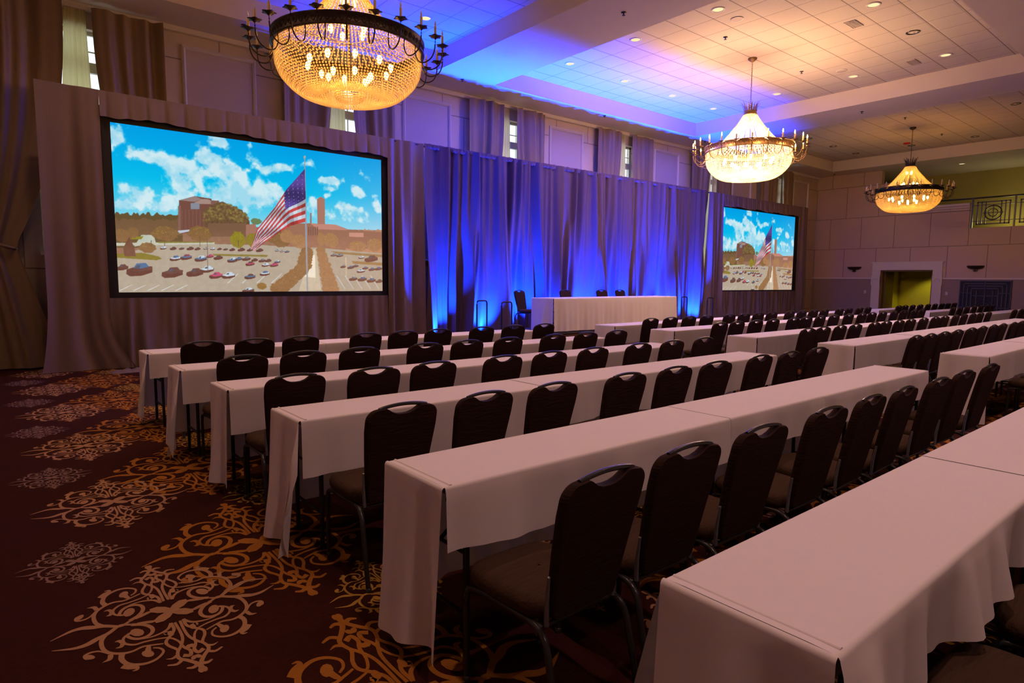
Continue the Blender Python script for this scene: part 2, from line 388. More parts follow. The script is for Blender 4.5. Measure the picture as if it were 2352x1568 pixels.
# ---- right wall: door opening, balcony opening
w = MB(); X0, X1 = XR, XR+.25; DY0, DY1, DZ = 8.41, 10.25, 2.015
LZ = 1.66
w.box(X0, X1, YB, DY0, 0, LZ, 1); w.box(X0, X1, DY1, YF+.3, 0, LZ, 1); w.box(X0, X1, DY0, DY1, DZ, LZ+.45)
w.box(X0, X1, YB, DY0, LZ, 3.53); w.box(X0, X1, DY1, YF+.3, LZ, 3.53); w.box(X0, X1, DY0, DY1, LZ+.45, 3.53)
w.box(X0, X1, 7.38, 9.85, 3.53, 4.44); w.box(X0, X1, 9.85, 10.43, 3.53, 5.46); w.box(X0, X1, 10.43, YF+.3, 3.53, ZS)
struct(w.obj('wall_right', [M['wall_r'], M['wainscot']]))
t = MB(); t.box(XR-.03, XR, YB, 8.09, LZ, LZ+.055); t.box(XR-.03, XR, 10.6, YF, LZ, LZ+.055); struct(t.obj('trim_8', [M['trim']]))
t = MB()
t.box(XR-.05, XR, 10.25, 10.56, 0, 2.31); t.box(XR-.05, XR, 8.10, 8.41, 0, 2.31); t.box(XR-.05, XR, 8.41, 10.25, DZ, 2.31)
t.box(XR-.07, XR, 8.05, 10.61, 2.31, 2.34)
for yy in (10.25, 8.08):
    t.box(XR-.075, XR, yy-.0, yy+.33, 1.43, 1.80)
    cyy = yy+.165; n = 20
    arc = [(math.cos(PI*k/n), math.sin(PI*k/n)) for k in range(n+1)]
    t.tube([(XR-.085, cyy+.115*a, 1.56+.12*b) for a, b in arc], .012, 6)
struct(t.obj('trim_9', [M['trim']]))
t = MB(); t.box(XR-.06, XR+.02, 7.38, 9.85, 4.36, 4.44); t.box(XR-.04, XR+.02, 7.38, 9.85, 4.28, 4.33); t.box(XR-.03, XR+.02, 7.38, 9.85, 4.20, 4.235)
struct(t.obj('trim_10', [M['trim']]))
# door leaf swung into the alcove, frame
d = empty('door_1', (XR+.02, DY1, 0)); struct(d)
f = MB(); f.box(0, .2, -.05, 0, 0, DZ); f.box(0, .2, -(DY1-DY0), -(DY1-DY0)+.05, 0, DZ); f.box(0, .2, -(DY1-DY0), 0, DZ-.05, DZ); f.obj('door_frame', [M['door_wood']], d)
MB().box(.22, 1.1, -.10, -.055, .01, DZ-.06).obj('door_leaf', [M['door_wood']], d)
# alcove behind the door
a = MB(); AX = XR+2.6
a.quad((XR+.25, DY0-.9, 0), (AX, DY0-.9, 0), (AX, DY0-.9, 2.6), (XR+.25, DY0-.9, 2.6)); a.quad((AX, DY0-.9, 0), (AX, DY1+.2, 0), (AX, DY1+.2, 2.6), (AX, DY0-.9, 2.6))
a.quad((AX, DY1+.2, 0), (XR+.25, DY1+.2, 0), (XR+.25, DY1+.2, 2.6), (AX, DY1+.2, 2.6)); a.quad((XR+.25, DY0-.9, 2.6), (AX, DY0-.9, 2.6), (AX, DY1+.2, 2.6), (XR+.25, DY1+.2, 2.6))
a.box(AX-.02, AX, DY0-.9, DY1+.2, LZ, LZ+.03)
struct(a.obj('wall_alcove', [M['lime']]))
struct(MB().quad((XR+.2, DY0-.9, .001), (AX, DY0-.9, .001), (AX, DY1+.2, .001), (XR+.2, DY1+.2, .001)).obj('floor_alcove', [M['carpet']]))
light('alcove_light', 'SPOT', (XR+1.7, 8.9, 2.5), (1, .9, .35), 70, radius=.05, spot=88, blend=.5, aim=(.1, .1, -1))
# balcony
b = MB(); BX = XR+2.9
b.quad((XR+.25, YB, 3.53), (XR+.25, 12.5, 3.53), (BX, 12.5, 3.53), (BX, YB, 3.53)); struct(b.obj('floor_balcony', [M['carpet']]))
b = MB(); b.quad((BX, YB, 3.5), (BX, 12.5, 3.5), (BX, 12.5, ZS), (BX, YB, ZS)); b.quad((XR+.25, 12.5, 3.5), (BX, 12.5, 3.5), (BX, 12.5, ZS), (XR+.25, 12.5, ZS)); b.quad((XR+.25, YB, 3.5), (BX, YB, 3.5), (BX, YB, ZS), (XR+.25, YB, ZS))
struct(b.obj('wall_balcony', [M['olive']]))

def downlight(x, y, z, on, label, power=P_DOWN, group='recessed ceiling downlights', slot=False):
    e = empty('recessed_downlight', (x, y, z), 0, label, 'light', group)
    r = .105
    MB().lathe([(r*.86, -.001), (r*.9, -.012), (r*1.14, -.010), (r*1.18, 0)], 28).obj('trim_ring', [M['white_trim'] if on else M['lens_off']], e)
    MB().lathe([(r*.88, -.004), (r*.5, -.003 if on else .03), (.0005, -.002 if on else .05)], 28).obj('lens', [M['lens_on'] if on else M['lens_off']], e)
    if on: light('downlight_beam', 'SPOT', (0, 0, -.03), (1, .59, .42), power, e, radius=.06, spot=118, blend=.8, aim=(0, 0, -1))
    else: MB().lathe([(.0005, -.02), (.02, -.015), (.022, .0), (.012, .02)], 12).obj('bulb', [M['bulb_off']], e)
    return e
def nm(k): return ('nearest', 'second', 'third', 'farthest')[k]
DLX = (-2.805, -.915, .975, 2.875); DLY = (4.92, 6.8, 8.685, 10.565)
cn = ('left', 'middle', 'right')
for ci, cx in enumerate((3.67, 13.155, 22.64)):
    for i, dx in enumerate(DLX):
        for j, y in enumerate(DLY):
            if 0 < i < 3 and 0 < j < 3: continue
            x = cx+dx
            on = ci < 2 and not (ci == 1 and i == 2 and j == 0)
            if ci == 2: lb = 'unlit recessed downlight in the %s coffer, %s along it and %s across from the camera' % (cn[ci], ORD[i], ORD[j])
            else: lb = '%s recessed downlight in the %s ceiling coffer, %s along it and %s across' % ('lit' if on else 'unlit', cn[ci], ORD[i], ORD[j])
            downlight(x, y, ZC-.001, on, lb)
downlight(XR+.55, 7.9, ZS-.001, True, 'small lit downlight in the ceiling of the balcony over the railing', 14, None)
light('balcony_cove_light', 'POINT', (XR+1.9, 6.6, 3.8), (1, .88, .40), 32, radius=.2)
# unseen fill spots added behind the camera to brighten the near tables
for x in (1.5, 6.5, 12.0, 18.0):
    for y in (-3.0, .6):
        light('rear_fill_light', 'SPOT', (x, y, ZS-.04), (1, .59, .51), P_REAR, radius=.08, spot=130, blend=1, aim=(0, 0, -1))
def speaker(x, y, z, label):
    e = empty('ceiling_speaker', (x, y, z), 0, label, 'speaker', 'round ceiling speakers')
    MB().lathe([(.115, 0), (.118, -.008), (.10, -.010)], 28).obj('trim_ring', [M['white_trim']], e)
    MB().lathe([(.10, -.006), (.0005, -.007)], 28).obj('mesh_cover', [M['grille']], e)
speaker(10.976, 6.8, ZC-.001, 'round ceiling speaker beside a downlight at the left side of the middle coffer')
speaker(15.405, 6.8, ZC-.001, 'round ceiling speaker at the right side of the middle coffer')
speaker(20.49, 6.8, ZC-.001, 'round ceiling speaker at the left edge of the right coffer')
speaker(24.9, 6.8, ZC-.001, 'round ceiling speaker at the right side of the right coffer')
def sprinkler(x, y, z, label):
    m = MB(); m.lathe([(.045, 0), (.045, -.006), (.012, -.01), (.010, -.035), (.003, -.045)], 14)
    m.lathe([(.0005, -.052), (.028, -.05), (.028, -.047), (.0005, -.046)], 14)
    tag(m.obj('sprinkler_head', [M['black_metal']], None, (x, y, z)), label, 'sprinkler', 'ceiling sprinkler heads')
for x, y, z, l in ((11.6, 7.43, ZC, 'left of the middle chandelier canopy'), (14.78, 7.43, ZC, 'right of the middle chandelier canopy'), (21.13, 7.41, ZC, 'left of the far chandelier stem'), (24.3, 7.4, ZC, 'right of the far chandelier stem'),
    (3.7, 12.06, ZS, 'on the border above the big screen'), (8.4, 12.02, ZS, 'on the blue lit border near the near chandelier'), (13.13, 12.04, ZS, 'on the blue border above the middle of the backdrop'),
    (17.88, 12.04, ZS, 'on the border behind the middle chandelier candles'), (17.88, 7.31, ZS, 'on the beam between middle and right coffer'), (8.41, 7.33, ZS, 'on the beam between left and middle coffer'), (27.2, 12.05, ZS, 'in the far corner border by the right wall')):
    sprinkler(x, y, z-.001, 'small sprinkler head '+l)
for x, y, l in ((12.85, 5.5, 'near the top of the middle coffer'), (16.0, 5.53, 'at the right side of the middle coffer')):
    m = MB(); m.box(-.2, .2, -.1, .1, -.012, 0)
    for k in range(7): m.box(-.18, .18, -.085+k*.026, -.072+k*.026, -.018, -.012)
    tag(m.obj('ceiling_vent', [M['grille']], None, (x, y, ZC-.001)), 'rectangular slotted air vent '+l, 'vent', 'ceiling air vents')
m = MB(); m.lathe([(.11, 0), (.11, -.03), (.08, -.045), (.0005, -.05)], 24)
tag(m.obj('fire_alarm', [M['alarm']], None, (24.94, 8.64, ZC-.001)), 'round red fire alarm on the far coffer beside the chandelier stem', 'alarm')

# ================================================================== CHANDELIERS
def bead_mesh():
    m = MB(); t = (1+5**.5)/2
    iv = np.array([(-1, t, 0), (1, t, 0), (-1, -t, 0), (1, -t, 0), (0, -1, t), (0, 1, t), (0, -1, -t), (0, 1, -t), (t, 0, -1), (t, 0, 1), (-t, 0, -1), (-t, 0, 1)], float); iv /= np.linalg.norm(iv[0])
    iF = [(0, 11, 5), (0, 5, 1), (0, 1, 7), (0, 7, 10), (0, 10, 11), (1, 5, 9), (5, 11, 4), (11, 10, 2), (10, 7, 6), (7, 1, 8), (3, 9, 4), (3, 4, 2), (3, 2, 6), (3, 6, 8), (3, 8, 9), (4, 9, 5), (2, 4, 11), (6, 2, 10), (8, 6, 7), (9, 8, 1)]
    def run(prof, n, r0, ph=0):
        P = catmull(prof, 10); L = 0; nxt = 0; out = []
        for a, b in zip(P[:-1], P[1:]):
            d = np.linalg.norm(b-a)
            while nxt <= L+d:
                q = a+(b-a)*((nxt-L)/d); out.append(q); nxt += max(.015, min(2.65*r0, 2*PI*q[0]/n*1.1))
            L += d
        for q in out:
            r = min(r0, PI*q[0]/n*.9)
            for k in range(n):
                a = 2*PI*(k+ph)/n; c = np.array((q[0]*math.cos(a), q[0]*math.sin(a), q[1])); m.add(iv*r+c, iF, 0, True)
    run([(.885, 4.375), (.895, 4.25), (.88, 4.12), (.82, 4.0), (.70, 3.88), (.57, 3.805), (.44, 3.785), (.32, 3.83), (.23, 3.92)], 134, .0132)
    run([(.19, 3.94), (.188, 3.86), (.17, 3.79), (.10, 3.75), (.03, 3.735)], 40, .012)
    b = m; m2 = MB(); m = m2
    def run2(prof, n, r0):
        P = catmull(prof, 10); L = 0; nxt = 0
        for a, b_ in zip(P[:-1], P[1:]):
            d = np.linalg.norm(b_-a)
            while nxt <= L+d:
                q = a+(b_-a)*((nxt-L)/d); r = min(r0, PI*q[0]/n*.95)
                for k in range(n):
                    an = 2*PI*k/n; m2.add(iv*r+np.array((q[0]*math.cos(an), q[0]*math.sin(an), q[1])), iF, 0, True)
                nxt += max(.016, 2.1*r)
            L += d
    run2([(.138, 5.185), (.20, 5.07), (.265, 4.97), (.37, 4.84), (.475, 4.71), (.62, 4.57), (.84, 4.44)], 60, .0125)
    return b.mesh('bowl_beads', [M['bead']]), m2.mesh('canopy_beads', [M['bead']])
BOWL, CONE = bead_mesh()
def meshobj(name, me, parent): o = bpy.data.objects.new(name, me); C.objects.link(o); o.parent = parent; return o
def chandelier(x, y, lit, label):
    e = empty('chandelier', (x, y, 0), 0, label, 'chandelier', None)
    met = M['bronze_lit'] if lit else M['bronze']
    MB().lathe([(.005, 6.379), (.095, 6.378), (.09, 6.35), (.05, 6.315), (.02, 6.30), (.0005, 6.295)], 24).obj('canopy', [met], e)
    c = MB(); z = 6.3; k = 0
    while z > 5.32:
        pts = [(.012*math.cos(a) if k % 2 else 0, 0 if k % 2 else .012*math.cos(a), z-.024+.028*math.sin(a)) for a in [2*PI*j/10 for j in range(11)]]
        c.tube(pts, .0042, 5, cap=False); z -= .044; k += 1
    c.obj('chain', [met], e)
    c = MB(); c.lathe([(.128, 5.16), (.146, 5.165), (.146, 5.20), (.135, 5.205), (.135, 5.255), (.142, 5.26), (.128, 5.262), (.02, 5.27)], 28)
    for j in range(18):
        a = 2*PI*j/18; h = .19+.05*((j*7) % 3)/2; ca, sa = math.cos(a), math.sin(a); rows = []
        for s in range(7):
            q = s/6; r = .128+.015*q+.06*q**3; wd = .02*(1-q)**.7*(1+.5*q)+.001
            rows.append([(r*ca-wd*sa, r*sa+wd*ca, 5.22+h*q), ((r+.006)*ca, (r+.006)*sa, 5.22+h*q), (r*ca+wd*sa, r*sa-wd*ca, 5.22+h*q)])
        c.grid(rows)
    c.obj('crown', [met], e)
    c = MB(); c.lathe([(.905, 4.355), (.94, 4.352), (.945, 4.365), (.93, 4.375), (.93, 4.475), (.945, 4.485), (.945, 4.497), (.905, 4.497), (.90, 4.355)], 96)
    for j in range(72):   # raised ornament on the band
        a = 2*PI*j/72; ca, sa = math.cos(a), math.sin(a)
        pts = [((.932)*ca-.022*math.cos(t)*sa, .932*sa+.022*math.cos(t)*ca, 4.425+.028*math.sin(t)) for t in [2*PI*i/8 for i in range(9)]]
        c.tube(pts, .0045, 4, cap=False)
    c.obj('ring_band', [met], e)
    meshobj('bowl_beads', BOWL, e); meshobj('cone_beads', CONE, e)
    c = MB()                      # inner frame: stem and spokes
    c.tube([(0, 0, 5.2), (0, 0, 4.05)], .014, 8)
    for j in range(6):
        a = 2*PI*j/6; c.tube([(0, 0, 4.46), (.9*math.cos(a), .9*math.sin(a), 4.46)], .005, 6)
    c.obj('inner_frame', [met], e)
    hot = M['bulb_in_hot'] if lit else M['bulb_in']
    bm = MB().lathe([(.0005, .055), (.024, .04), (.034, .01), (.026, -.025), (.013, -.05), (.0005, -.052)], 10).mesh('bulb', [hot])
    for r, z, n, p in ((.52, 4.18, 10, 0), (.27, 4.06, 6, .3), (.22, 4.62, 5, .2), (.08, 4.98, 3, 0)):
        for j in range(n):
            a = 2*PI*(j+p)/n; o = meshobj('bulb', bm, e); o.location = (r*math.cos(a), r*math.sin(a), z)
    col = (1, .60, .33) if lit else (1, .45, .07)
    pw = P_CHAND_MAIN if lit else P_CHAND_DIM
    for j in range(4):
        a = PI/4+PI/2*j; light('chandelier_light', 'POINT', (.4*math.cos(a), .4*math.sin(a), 4.14), col, pw*.21, e, radius=.09)
    light('chandelier_light', 'POINT', (0, 0, 4.66), col, pw*(.08 if lit else .34), e, radius=.06)
    light('chandelier_light', 'POINT', (0, 0, 4.97), col, pw*.05, e, radius=.04)
    arm = MB(); pts = catmull([(.925, 0, 4.37), (.915, 0, 4.27), (.955, 0, 4.17), (1.04, 0, 4.145), (1.13, 0, 4.19), (1.175, 0, 4.28), (1.185, 0, 4.40)], 4)
    arm.tube(pts, .0085, 7); armm = arm.mesh('arm', [met])
    cup = MB(); n = 20
    cup.grid([[(r*(1+wv*math.cos(5*2*PI*k/n))*math.cos(2*PI*k/n), r*(1+wv*math.cos(5*2*PI*k/n))*math.sin(2*PI*k/n), z) for k in range(n)] for r, z, wv in ((.008, -.03, 0), (.03, -.012, 0), (.06, .0, .12), (.075, .004, .16), (.05, .008, .1), (.018, .004, 0))], 0, True, True)
    cupm = cup.mesh('candle_cup', [met])
    canm = MB().lathe([(.015, .004), (.0155, .115), (.011, .12), (.0005, .12)], 10).mesh('candle', [M['candle']])
    blp = [(.0005, .195), (.006, .178), (.0125, .152), (.0125, .138), (.008, .12)]
    b_on = MB().lathe(blp, 8).mesh('candle_bulb', [M['bulb_on']]); b_off = MB().lathe(blp, 8).mesh('candle_bulb', [M['bulb_off']])
    for j in range(24):
        a = 2*PI*j/24+.06; o = meshobj('arm', armm, e); o.rotation_euler = (0, 0, a)
        cu = meshobj('candle_cup', cupm, o); cu.location = (1.185, 0, 4.43)
        ca = meshobj('candle', canm, o); ca.location = (1.185, 0, 4.43)
        bu = meshobj('candle_bulb', b_on if lit and j != 15 else b_off, ca)
    if lit:
        for j in range(8):
            a = 2*PI*j/8; light('candle_light', 'POINT', (1.19*math.cos(a), 1.19*math.sin(a), 4.66), (1, .47, .18), 20, e, radius=.03)
    return e
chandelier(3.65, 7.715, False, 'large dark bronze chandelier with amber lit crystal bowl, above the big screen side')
chandelier(13.13, 7.715, True, 'brightly lit bronze chandelier with white glowing crystal bowl and burning candle bulbs')
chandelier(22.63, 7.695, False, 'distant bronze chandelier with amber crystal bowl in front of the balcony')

# ================================================================== CURTAINS
def fold(x, seed, fine):
    r = random.Random(seed); s = 0
    for k in range(5):
        f = fine*(.55+.35*k)*(.9+.2*r.random()); s += math.sin(f*x+r.random()*6.28+.8*math.sin(f*.23*x+r.random()*6))/(1+.55*k)
    return s/2
def drape(xa, xb, z0, z1, y, seed, pitch=.13, amp=.05, amp0=.02, edge=None, nz=26, step=.018, hem=0, slant=0, coarse=.42, lift=None):
    """pleated hanging cloth; edge(z) -> (x left, x right); folds merge toward the hem"""
    m = MB(); n = max(12, int((xb-xa)/step)); rows = []
    ff, fc = 2*PI/pitch, 2*PI/(pitch/coarse)
    for i in range(nz+1):
        t = i/nz; z = z1+(z0-z1)*t; l, r = edge(z) if edge else (xa, xb); row = []
        for j in range(n+1):
            u = j/n; X = xa+(xb-xa)*u; X2 = X+slant*math.sin(X*2.1+seed)*t
            a = amp0+(amp-amp0)*min(1, t*1.6); k = min(1, t*1.35)
            d = a*((1-k)*fold(X, seed, ff*.62)+k*(.45*fold(X2, seed, ff*.62)+.9*fold(X2, seed+5, fc*.62)))
            zz = z
            if i == nz and hem: zz += hem*fold(X, seed+9, ff*.5)
            if lift and i > nz-3: zz = max(z, lift(l+(r-l)*u))
            row.append((l+(r-l)*u, y-abs(amp*.4)-d, zz))
        rows.append(row)
    return m.grid(rows)
def rod(xa, xb, y, z, parent): MB().tube([(xa, y, z), (xb, y, z)], .02, 8).obj('rod', [M['black_metal']], parent)
# window curtains and sheers
wn = ['first', 'second', 'third', 'fourth', 'fifth', 'sixth']
for i, c in enumerate(WC):
    def inner(z, s): return c+s*(.2+.02*math.sin(i*3)+.78*max(0, min(1, (5.9-z)/3.9))**2.3-(0.55*max(0, (1.95-z)/1.95) if z < 1.95 else 0))
    for s, side in ((-1, 'left'), (1, 'right')):
        far = c+s*1.24
        if s < 0: ed = lambda z: (far-(.35 if i == 0 else 0), inner(z, -1))
        else: ed = lambda z: (inner(z, 1), far)
        xa, xb = min(far-(.35 if i == 0 and s < 0 else 0), c+s*.2), max(far, c+s*.2)
        e = empty('window_curtain', (0, 0, 0), 0, 'brown silk curtain on the %s of the %s window from the left' % (side, wn[i]), 'curtain', 'brown window curtains')
        drape(xa, xb, .02, 5.9, 12.80, 11*i+(s > 0), .24, .11, .085, ed, 40, .02).obj('curtain_panel', [M['curtain']], e)
        tb = inner(1.95, s); tf = far-(.35 if i == 0 and s < 0 else 0)
        pts = [(tb+(tf-tb)*q, 12.80-.16*math.sin(PI*q)**.4-.01, 1.93+.28*q**1.5) for q in [k/10 for k in range(11)]]
        MB().tube(pts, .028, 8).obj('tieback', [M['tie']], e)
    o = drape(c-.34, c+.34, .02, 5.9, 12.95, 70+i, .09, .022, .018, lambda z: (c-.16-.12*(5.9-z)/2, c+.13+.05*(5.9-z)/2), 24, .012).obj('sheer_curtain', [M['sheer']])
    tag(o, 'pale sheer curtain hanging in the gap of the %s window from the left' % wn[i], 'curtain', 'sheer curtains')

# screen surrounds: pipe and drape
def edge_flare(xa, xb, fl=0, fr=0):
    return lambda z: (xa-fl*max(0, (1.2-z)/1.2)**2, xb+fr*max(0, (1.0-z)/1.0)**2.2)
def surround(x0, xs0, xs1, x1, zb, which, seed, yf):
    e = empty('side_drape', (0, 0, 0), 0, 'mauve grey side drape standing left of the %s screen' % which, 'drape', 'screen drapes')
    drape(x0, xs0, 0.01, 4.41, yf, seed, .26, .12, .02, edge_flare(x0, xs0, .12, .35), 40, .018, coarse=.6).obj('drape_panel', [M['drape']], e); rod(x0, xs0, yf, 4.38, e)
    e = empty('side_drape', (0, 0, 0), 0, 'mauve grey side drape standing right of the %s screen' % which, 'drape', 'screen drapes')
    drape(xs1, x1, 0.01, 4.41, yf, seed+1, .2, .11, .035, edge_flare(xs1, x1, 0, .05), 40, .018, coarse=.7).obj('drape_panel', [M['drape']], e); rod(xs1, x1, yf, 4.38, e)
    e = empty('valance', (0, 0, 0), 0, 'pleated mauve valance along the top of the %s screen' % which, 'valance')
    m = MB(); n = int((xs1-xs0)/.02); P = .30; rows = []
    for k in range(9):
        t = k/8; row = []
        for j in range(n+1):
            X = xs0+(xs1-xs0)*j/n; ph = (X+.04*math.sin(X*3))/P % 1
            d = (.008+.04*t)*(1-abs(2*ph-1)**6)+.012*t*math.sin(X*17+seed); z = 4.41-.37*t-.025*t*math.sin(ph*PI)+.02*t*math.sin(X*5+seed)
            row.append((X, yf-.03-d, z))
        rows.append(row)
    m.grid(rows).obj('valance_cloth', [M['drape']], e); rod(xs0, xs1, yf, 4.38, e)
    e = empty('skirt_drape', (0, 0, 0), 0, 'pleated mauve skirt hanging below the %s screen' % which, 'drape', 'screen skirts')
    drape(xs0, xs1, .01, zb+.03, yf+.03, seed+3, .2, .08, .022, None, 20, .016, coarse=.8).obj('skirt_cloth', [M['drape']], e)
surround(.63, 1.44, 6.47, 7.34, 1.13, 'big left', 3, 12.0)
surround(18.12, 18.97, 24.3, 24.86, 1.14, 'small right', 9, 12.0)
# crumpled extra cloth on the floor at the foot of the left drape
m = MB(); rows = []
for i in range(13):
    row = []
    for j in range(27):
        u, v = j/26, i/12; x = 1.35+.95*u; y = 11.36+.36*v
        row.append((x, y, .004+(.07*max(0, math.sin(PI*v))*math.sin(PI*u)**.5)*(.55+.45*math.sin(x*31+y*13)*math.cos(y*27-x*9))))
    rows.append(row)
tag(m.grid(rows).obj('drape_hem_pile', [M['drape']]), 'crumpled grey cloth bunched on the carpet at the foot of the left drape', 'cloth')
# blue lit backdrop
e = empty('stage_backdrop', (0, 0, 0), 0, 'tall stage backdrop curtain lit blue from below behind the head table', 'backdrop')
drape(7.36, 17.95, .01, 4.40, 12.06, 21, .22, .25, .10, None, 44, .014, slant=.34, coarse=.34).obj('backdrop_cloth', [M['backdrop']], e)
m = MB(); rows = []
for k in range(5):
    row = []
    for j in range(900):
        X = 7.36+10.59*j/899; row.append((X, 12.0-.03-.02*math.sin(k*PI/4)-.012*fold(X, 33, 90)*(k > 0), 4.43-.026*k+.012*fold(X, 34, 60)*(k == 4)+.006*fold(X, 35, 40)*(k == 0)))
    rows.append(row)
m.grid(rows).obj('ruffled_header', [M['backdrop']], e); rod(7.36, 17.95, 12.04, 4.38, e)

# ================================================================== SCREENS
RW, RH = 1280, 720
def homography():
    src = [(0, 0), (1, 0), (1, 1), (0, 1)]; dst = [(50, 72), (2280, 382), (2283, 1458), (108, 1466)]
    A = []; B = []
    for (u, v), (x, y) in zip(src, dst):
        A.append([x, y, 1, 0, 0, 0, -u*x, -u*y]); B.append(u); A.append([0, 0, 0, x, y, 1, -v*x, -v*y]); B.append(v)
    h = np.linalg.solve(np.array(A, float), np.array(B, float)); return np.append(h, 1).reshape(3, 3)
Hm = homography()
def uv(x, y): q = Hm@np.array((x, y, 1.)); return q[0]/q[2]*RW, q[1]/q[2]*RH
def picture():
    rs = np.random.RandomState(4)
    def vnoise(s, seed):
        r = np.random.RandomState(seed); gh, gw = int(RH/s)+3, int(RW/s)+3; g = r.rand(gh, gw)
        yy = np.arange(RH)/s; xx_ = np.arange(RW)/s; yi = yy.astype(int); xi = xx_.astype(int)
        fy = (yy-yi)[:, None]; fx = (xx_-xi)[None]; fy = fy*fy*(3-2*fy); fx = fx*fx*(3-2*fx)
        a = g[yi][:, xi]; b = g[yi][:, xi+1]; c = g[yi+1][:, xi]; d = g[yi+1][:, xi+1]
        return (a*(1-fx)+b*fx)*(1-fy)+(c*(1-fx)+d*fx)*fy
    fb = lambda s, sd: (vnoise(s, sd)+.5*vnoise(s/2, sd+1)+.25*vnoise(s/4, sd+2)+.125*vnoise(s/8, sd+3)+.06*vnoise(s/16, sd+4))/1.935
    Y, X = np.mgrid[0:RH, 0:RW].astype(float)
    v = Y/RH; img = np.zeros((RH, RW, 3))
    top = np.array((2, 160, 232.)); mid = np.array((8, 190, 238.)); low = np.array((165, 222, 238.))
    t1 = np.clip(v/.3, 0, 1)[..., None]; t2 = np.clip((v-.3)/.3, 0, 1)[..., None]
    img[:] = (top*(1-t1)+mid*t1)*(1-t2)+low*t2
    img[..., 0] += 70*np.clip((X/RW-.65)/.35, 0, 1)*np.clip(1-abs(v-.3)*2, 0, 1); 
    # clouds: ellipses in traced positions modulated by noise
    n = fb(90, 3); n2 = fb(34, 20); cov = np.zeros((RH, RW))
    for (cx, cy, rx, ry, s) in [(110, 200, 110, 85, 1), (230, 330, 130, 70, 1), (380, 370, 130, 60, 1), (560, 420, 130, 100, 1), (700, 470, 200, 110, .9), (880, 400, 130, 110, 1.1), (1050, 500, 140, 110, 1.1), (1190, 620, 160, 120, 1.1), (1330, 680, 120, 120, .9), (700, 600, 260, 90, .8), (200, 620, 150, 70, .9), (420, 690, 280, 70, .7), (950, 240, 70, 40, .9), (1190, 270, 60, 60, .7), (1190, 360, 80, 50, .8), (1330, 450, 120, 50, .9), (1480, 450, 90, 35, .8), (1640, 430, 90, 30, .8), (1710, 400, 60, 60, .9), (1500, 300, 30, 25, .6), (1840, 550, 110, 38, 1.1), (1850, 620, 60, 20, .7), (2120, 660, 80, 60, 1.1), (2230, 670, 30, 35, .8), (1830, 670, 40, 30, .8), (1980, 760, 80, 60, .9), (2100, 800, 90, 50, .9), (2240, 770, 50, 70, .9), (1400, 620, 80, 60, .8), (1730, 760, 90, 80, .9), (1000, 720, 300, 110, .8), (1900, 850, 300, 70, .7), (300, 760, 300, 60, .7)]:
        u0, v0 = uv(cx, cy); u1, _ = uv(cx+rx, cy); _, v1 = uv(cx, cy+ry)
        cov = 1-(1-cov)*(1-.88*min(s, 1)*np.exp(-((X-u0)/(u1-u0+1e-3))**2-((Y-v0)/(v1-v0+1e-3))**2))
    c = np.clip((cov*1.3+(n-.5)*1.5+(n2-.5)*1.3-.52)*2.6, 0, 1)[..., None]
    sh = np.clip(.75+(n2-n)*1.2, .55, 1)[..., None]
    img = img*(1-c*.93)+(np.array((222, 240, 245.))*sh+np.array((110, 200, 235.))*(1-sh))*c*.93
    def poly(pts, col, a=1., raw=False):
        P = np.array(pts if raw else [uv(*p) for p in pts]); x0, y0 = np.maximum(P.min(0).astype(int)-1, 0); x1, y1 = np.minimum(P.max(0).astype(int)+2, (RW, RH))
        if x1 <= x0 or y1 <= y0: return
        yy, xx_ = np.mgrid[y0:y1, x0:x1]; yy = yy+.5; xx_ = xx_+.5; ins = np.zeros(yy.shape, bool); m_ = len(P)
        for i in range(m_):
            (xa, ya), (xb, yb) = P[i], P[(i+1) % m_]
            if ya == yb: continue
            ins ^= ((ya > yy) != (yb > yy)) & (xx_ < (xb-xa)*(yy-ya)/(yb-ya)+xa)
        s = img[y0:y1, x0:x1]; s[ins] = s[ins]*(1-a)+np.array(col, float)*a
    def clump(cx, cy, rx, ry, col, light_, seed, rag=.25):   # leafy tree crown
        r = random.Random(seed); u0, v0 = uv(cx, cy); sc_ = RW/2230
        poly([(u0+rx*sc_*math.cos(a)*(1+rag*(r.random()-.5)), v0+ry*sc_*math.sin(a)*(1+rag*(r.random()-.5))) for a in [2*PI*k/26 for k in range(26)]], col, 1, True)
        for _ in range(int(rx*ry/60)):
            a, q = r.random()*6.28, r.random()**.5; x, y = u0+rx*sc_*q*math.cos(a), v0+ry*sc_*q*math.sin(a); k = max(2, rx*.06)*sc_
            cc = np.array(light_ if (math.sin(a) < .2 and r.random() < .7) else col)*(.82+.3*r.random())
            poly([(x-k, y), (x, y-k), (x+k, y), (x, y+k)], np.clip(cc, 0, 255), .75, True)
    def rag_top(y, x0, x1, amp, seed, st=16):
        r = random.Random(seed); return [(x, y(x)-amp*r.random()) for x in np.arange(x0, x1+st, st)]
    # ground and distant tree band
    ground = (176, 168, 150)
    poly([(80, 900), (2290, 960), (2290, 1470), (90, 1480)], (150, 110, 86))
    poly(rag_top(lambda x: 835+ (x-80)*.015, 80, 640, 34, 1)+[(640, 1100), (80, 1100)], (104, 84, 52))
    poly(rag_top(lambda x: 880, 80, 640, 26, 2)+[(640, 1000), (80, 1000)], (122, 92, 64))
    poly(rag_top(lambda x: 975, 1980, 2290, 30, 3)+[(2290, 1200), (1980, 1200)], (190, 134, 104))
    # main building
    poly([(612, 712), (740, 678), (880, 700), (880, 760), (880, 980), (612, 980)], (120, 78, 66))
    poly([(604, 760), (625, 755), (625, 960), (604, 960)], (140, 100, 90))
    poly([(612, 712), (740, 678), (800, 702), (740, 725)], (150, 130, 126)); poly([(740, 730), (800, 702), (850, 704), (880, 718), (880, 744), (745, 742)], (168, 138, 128))
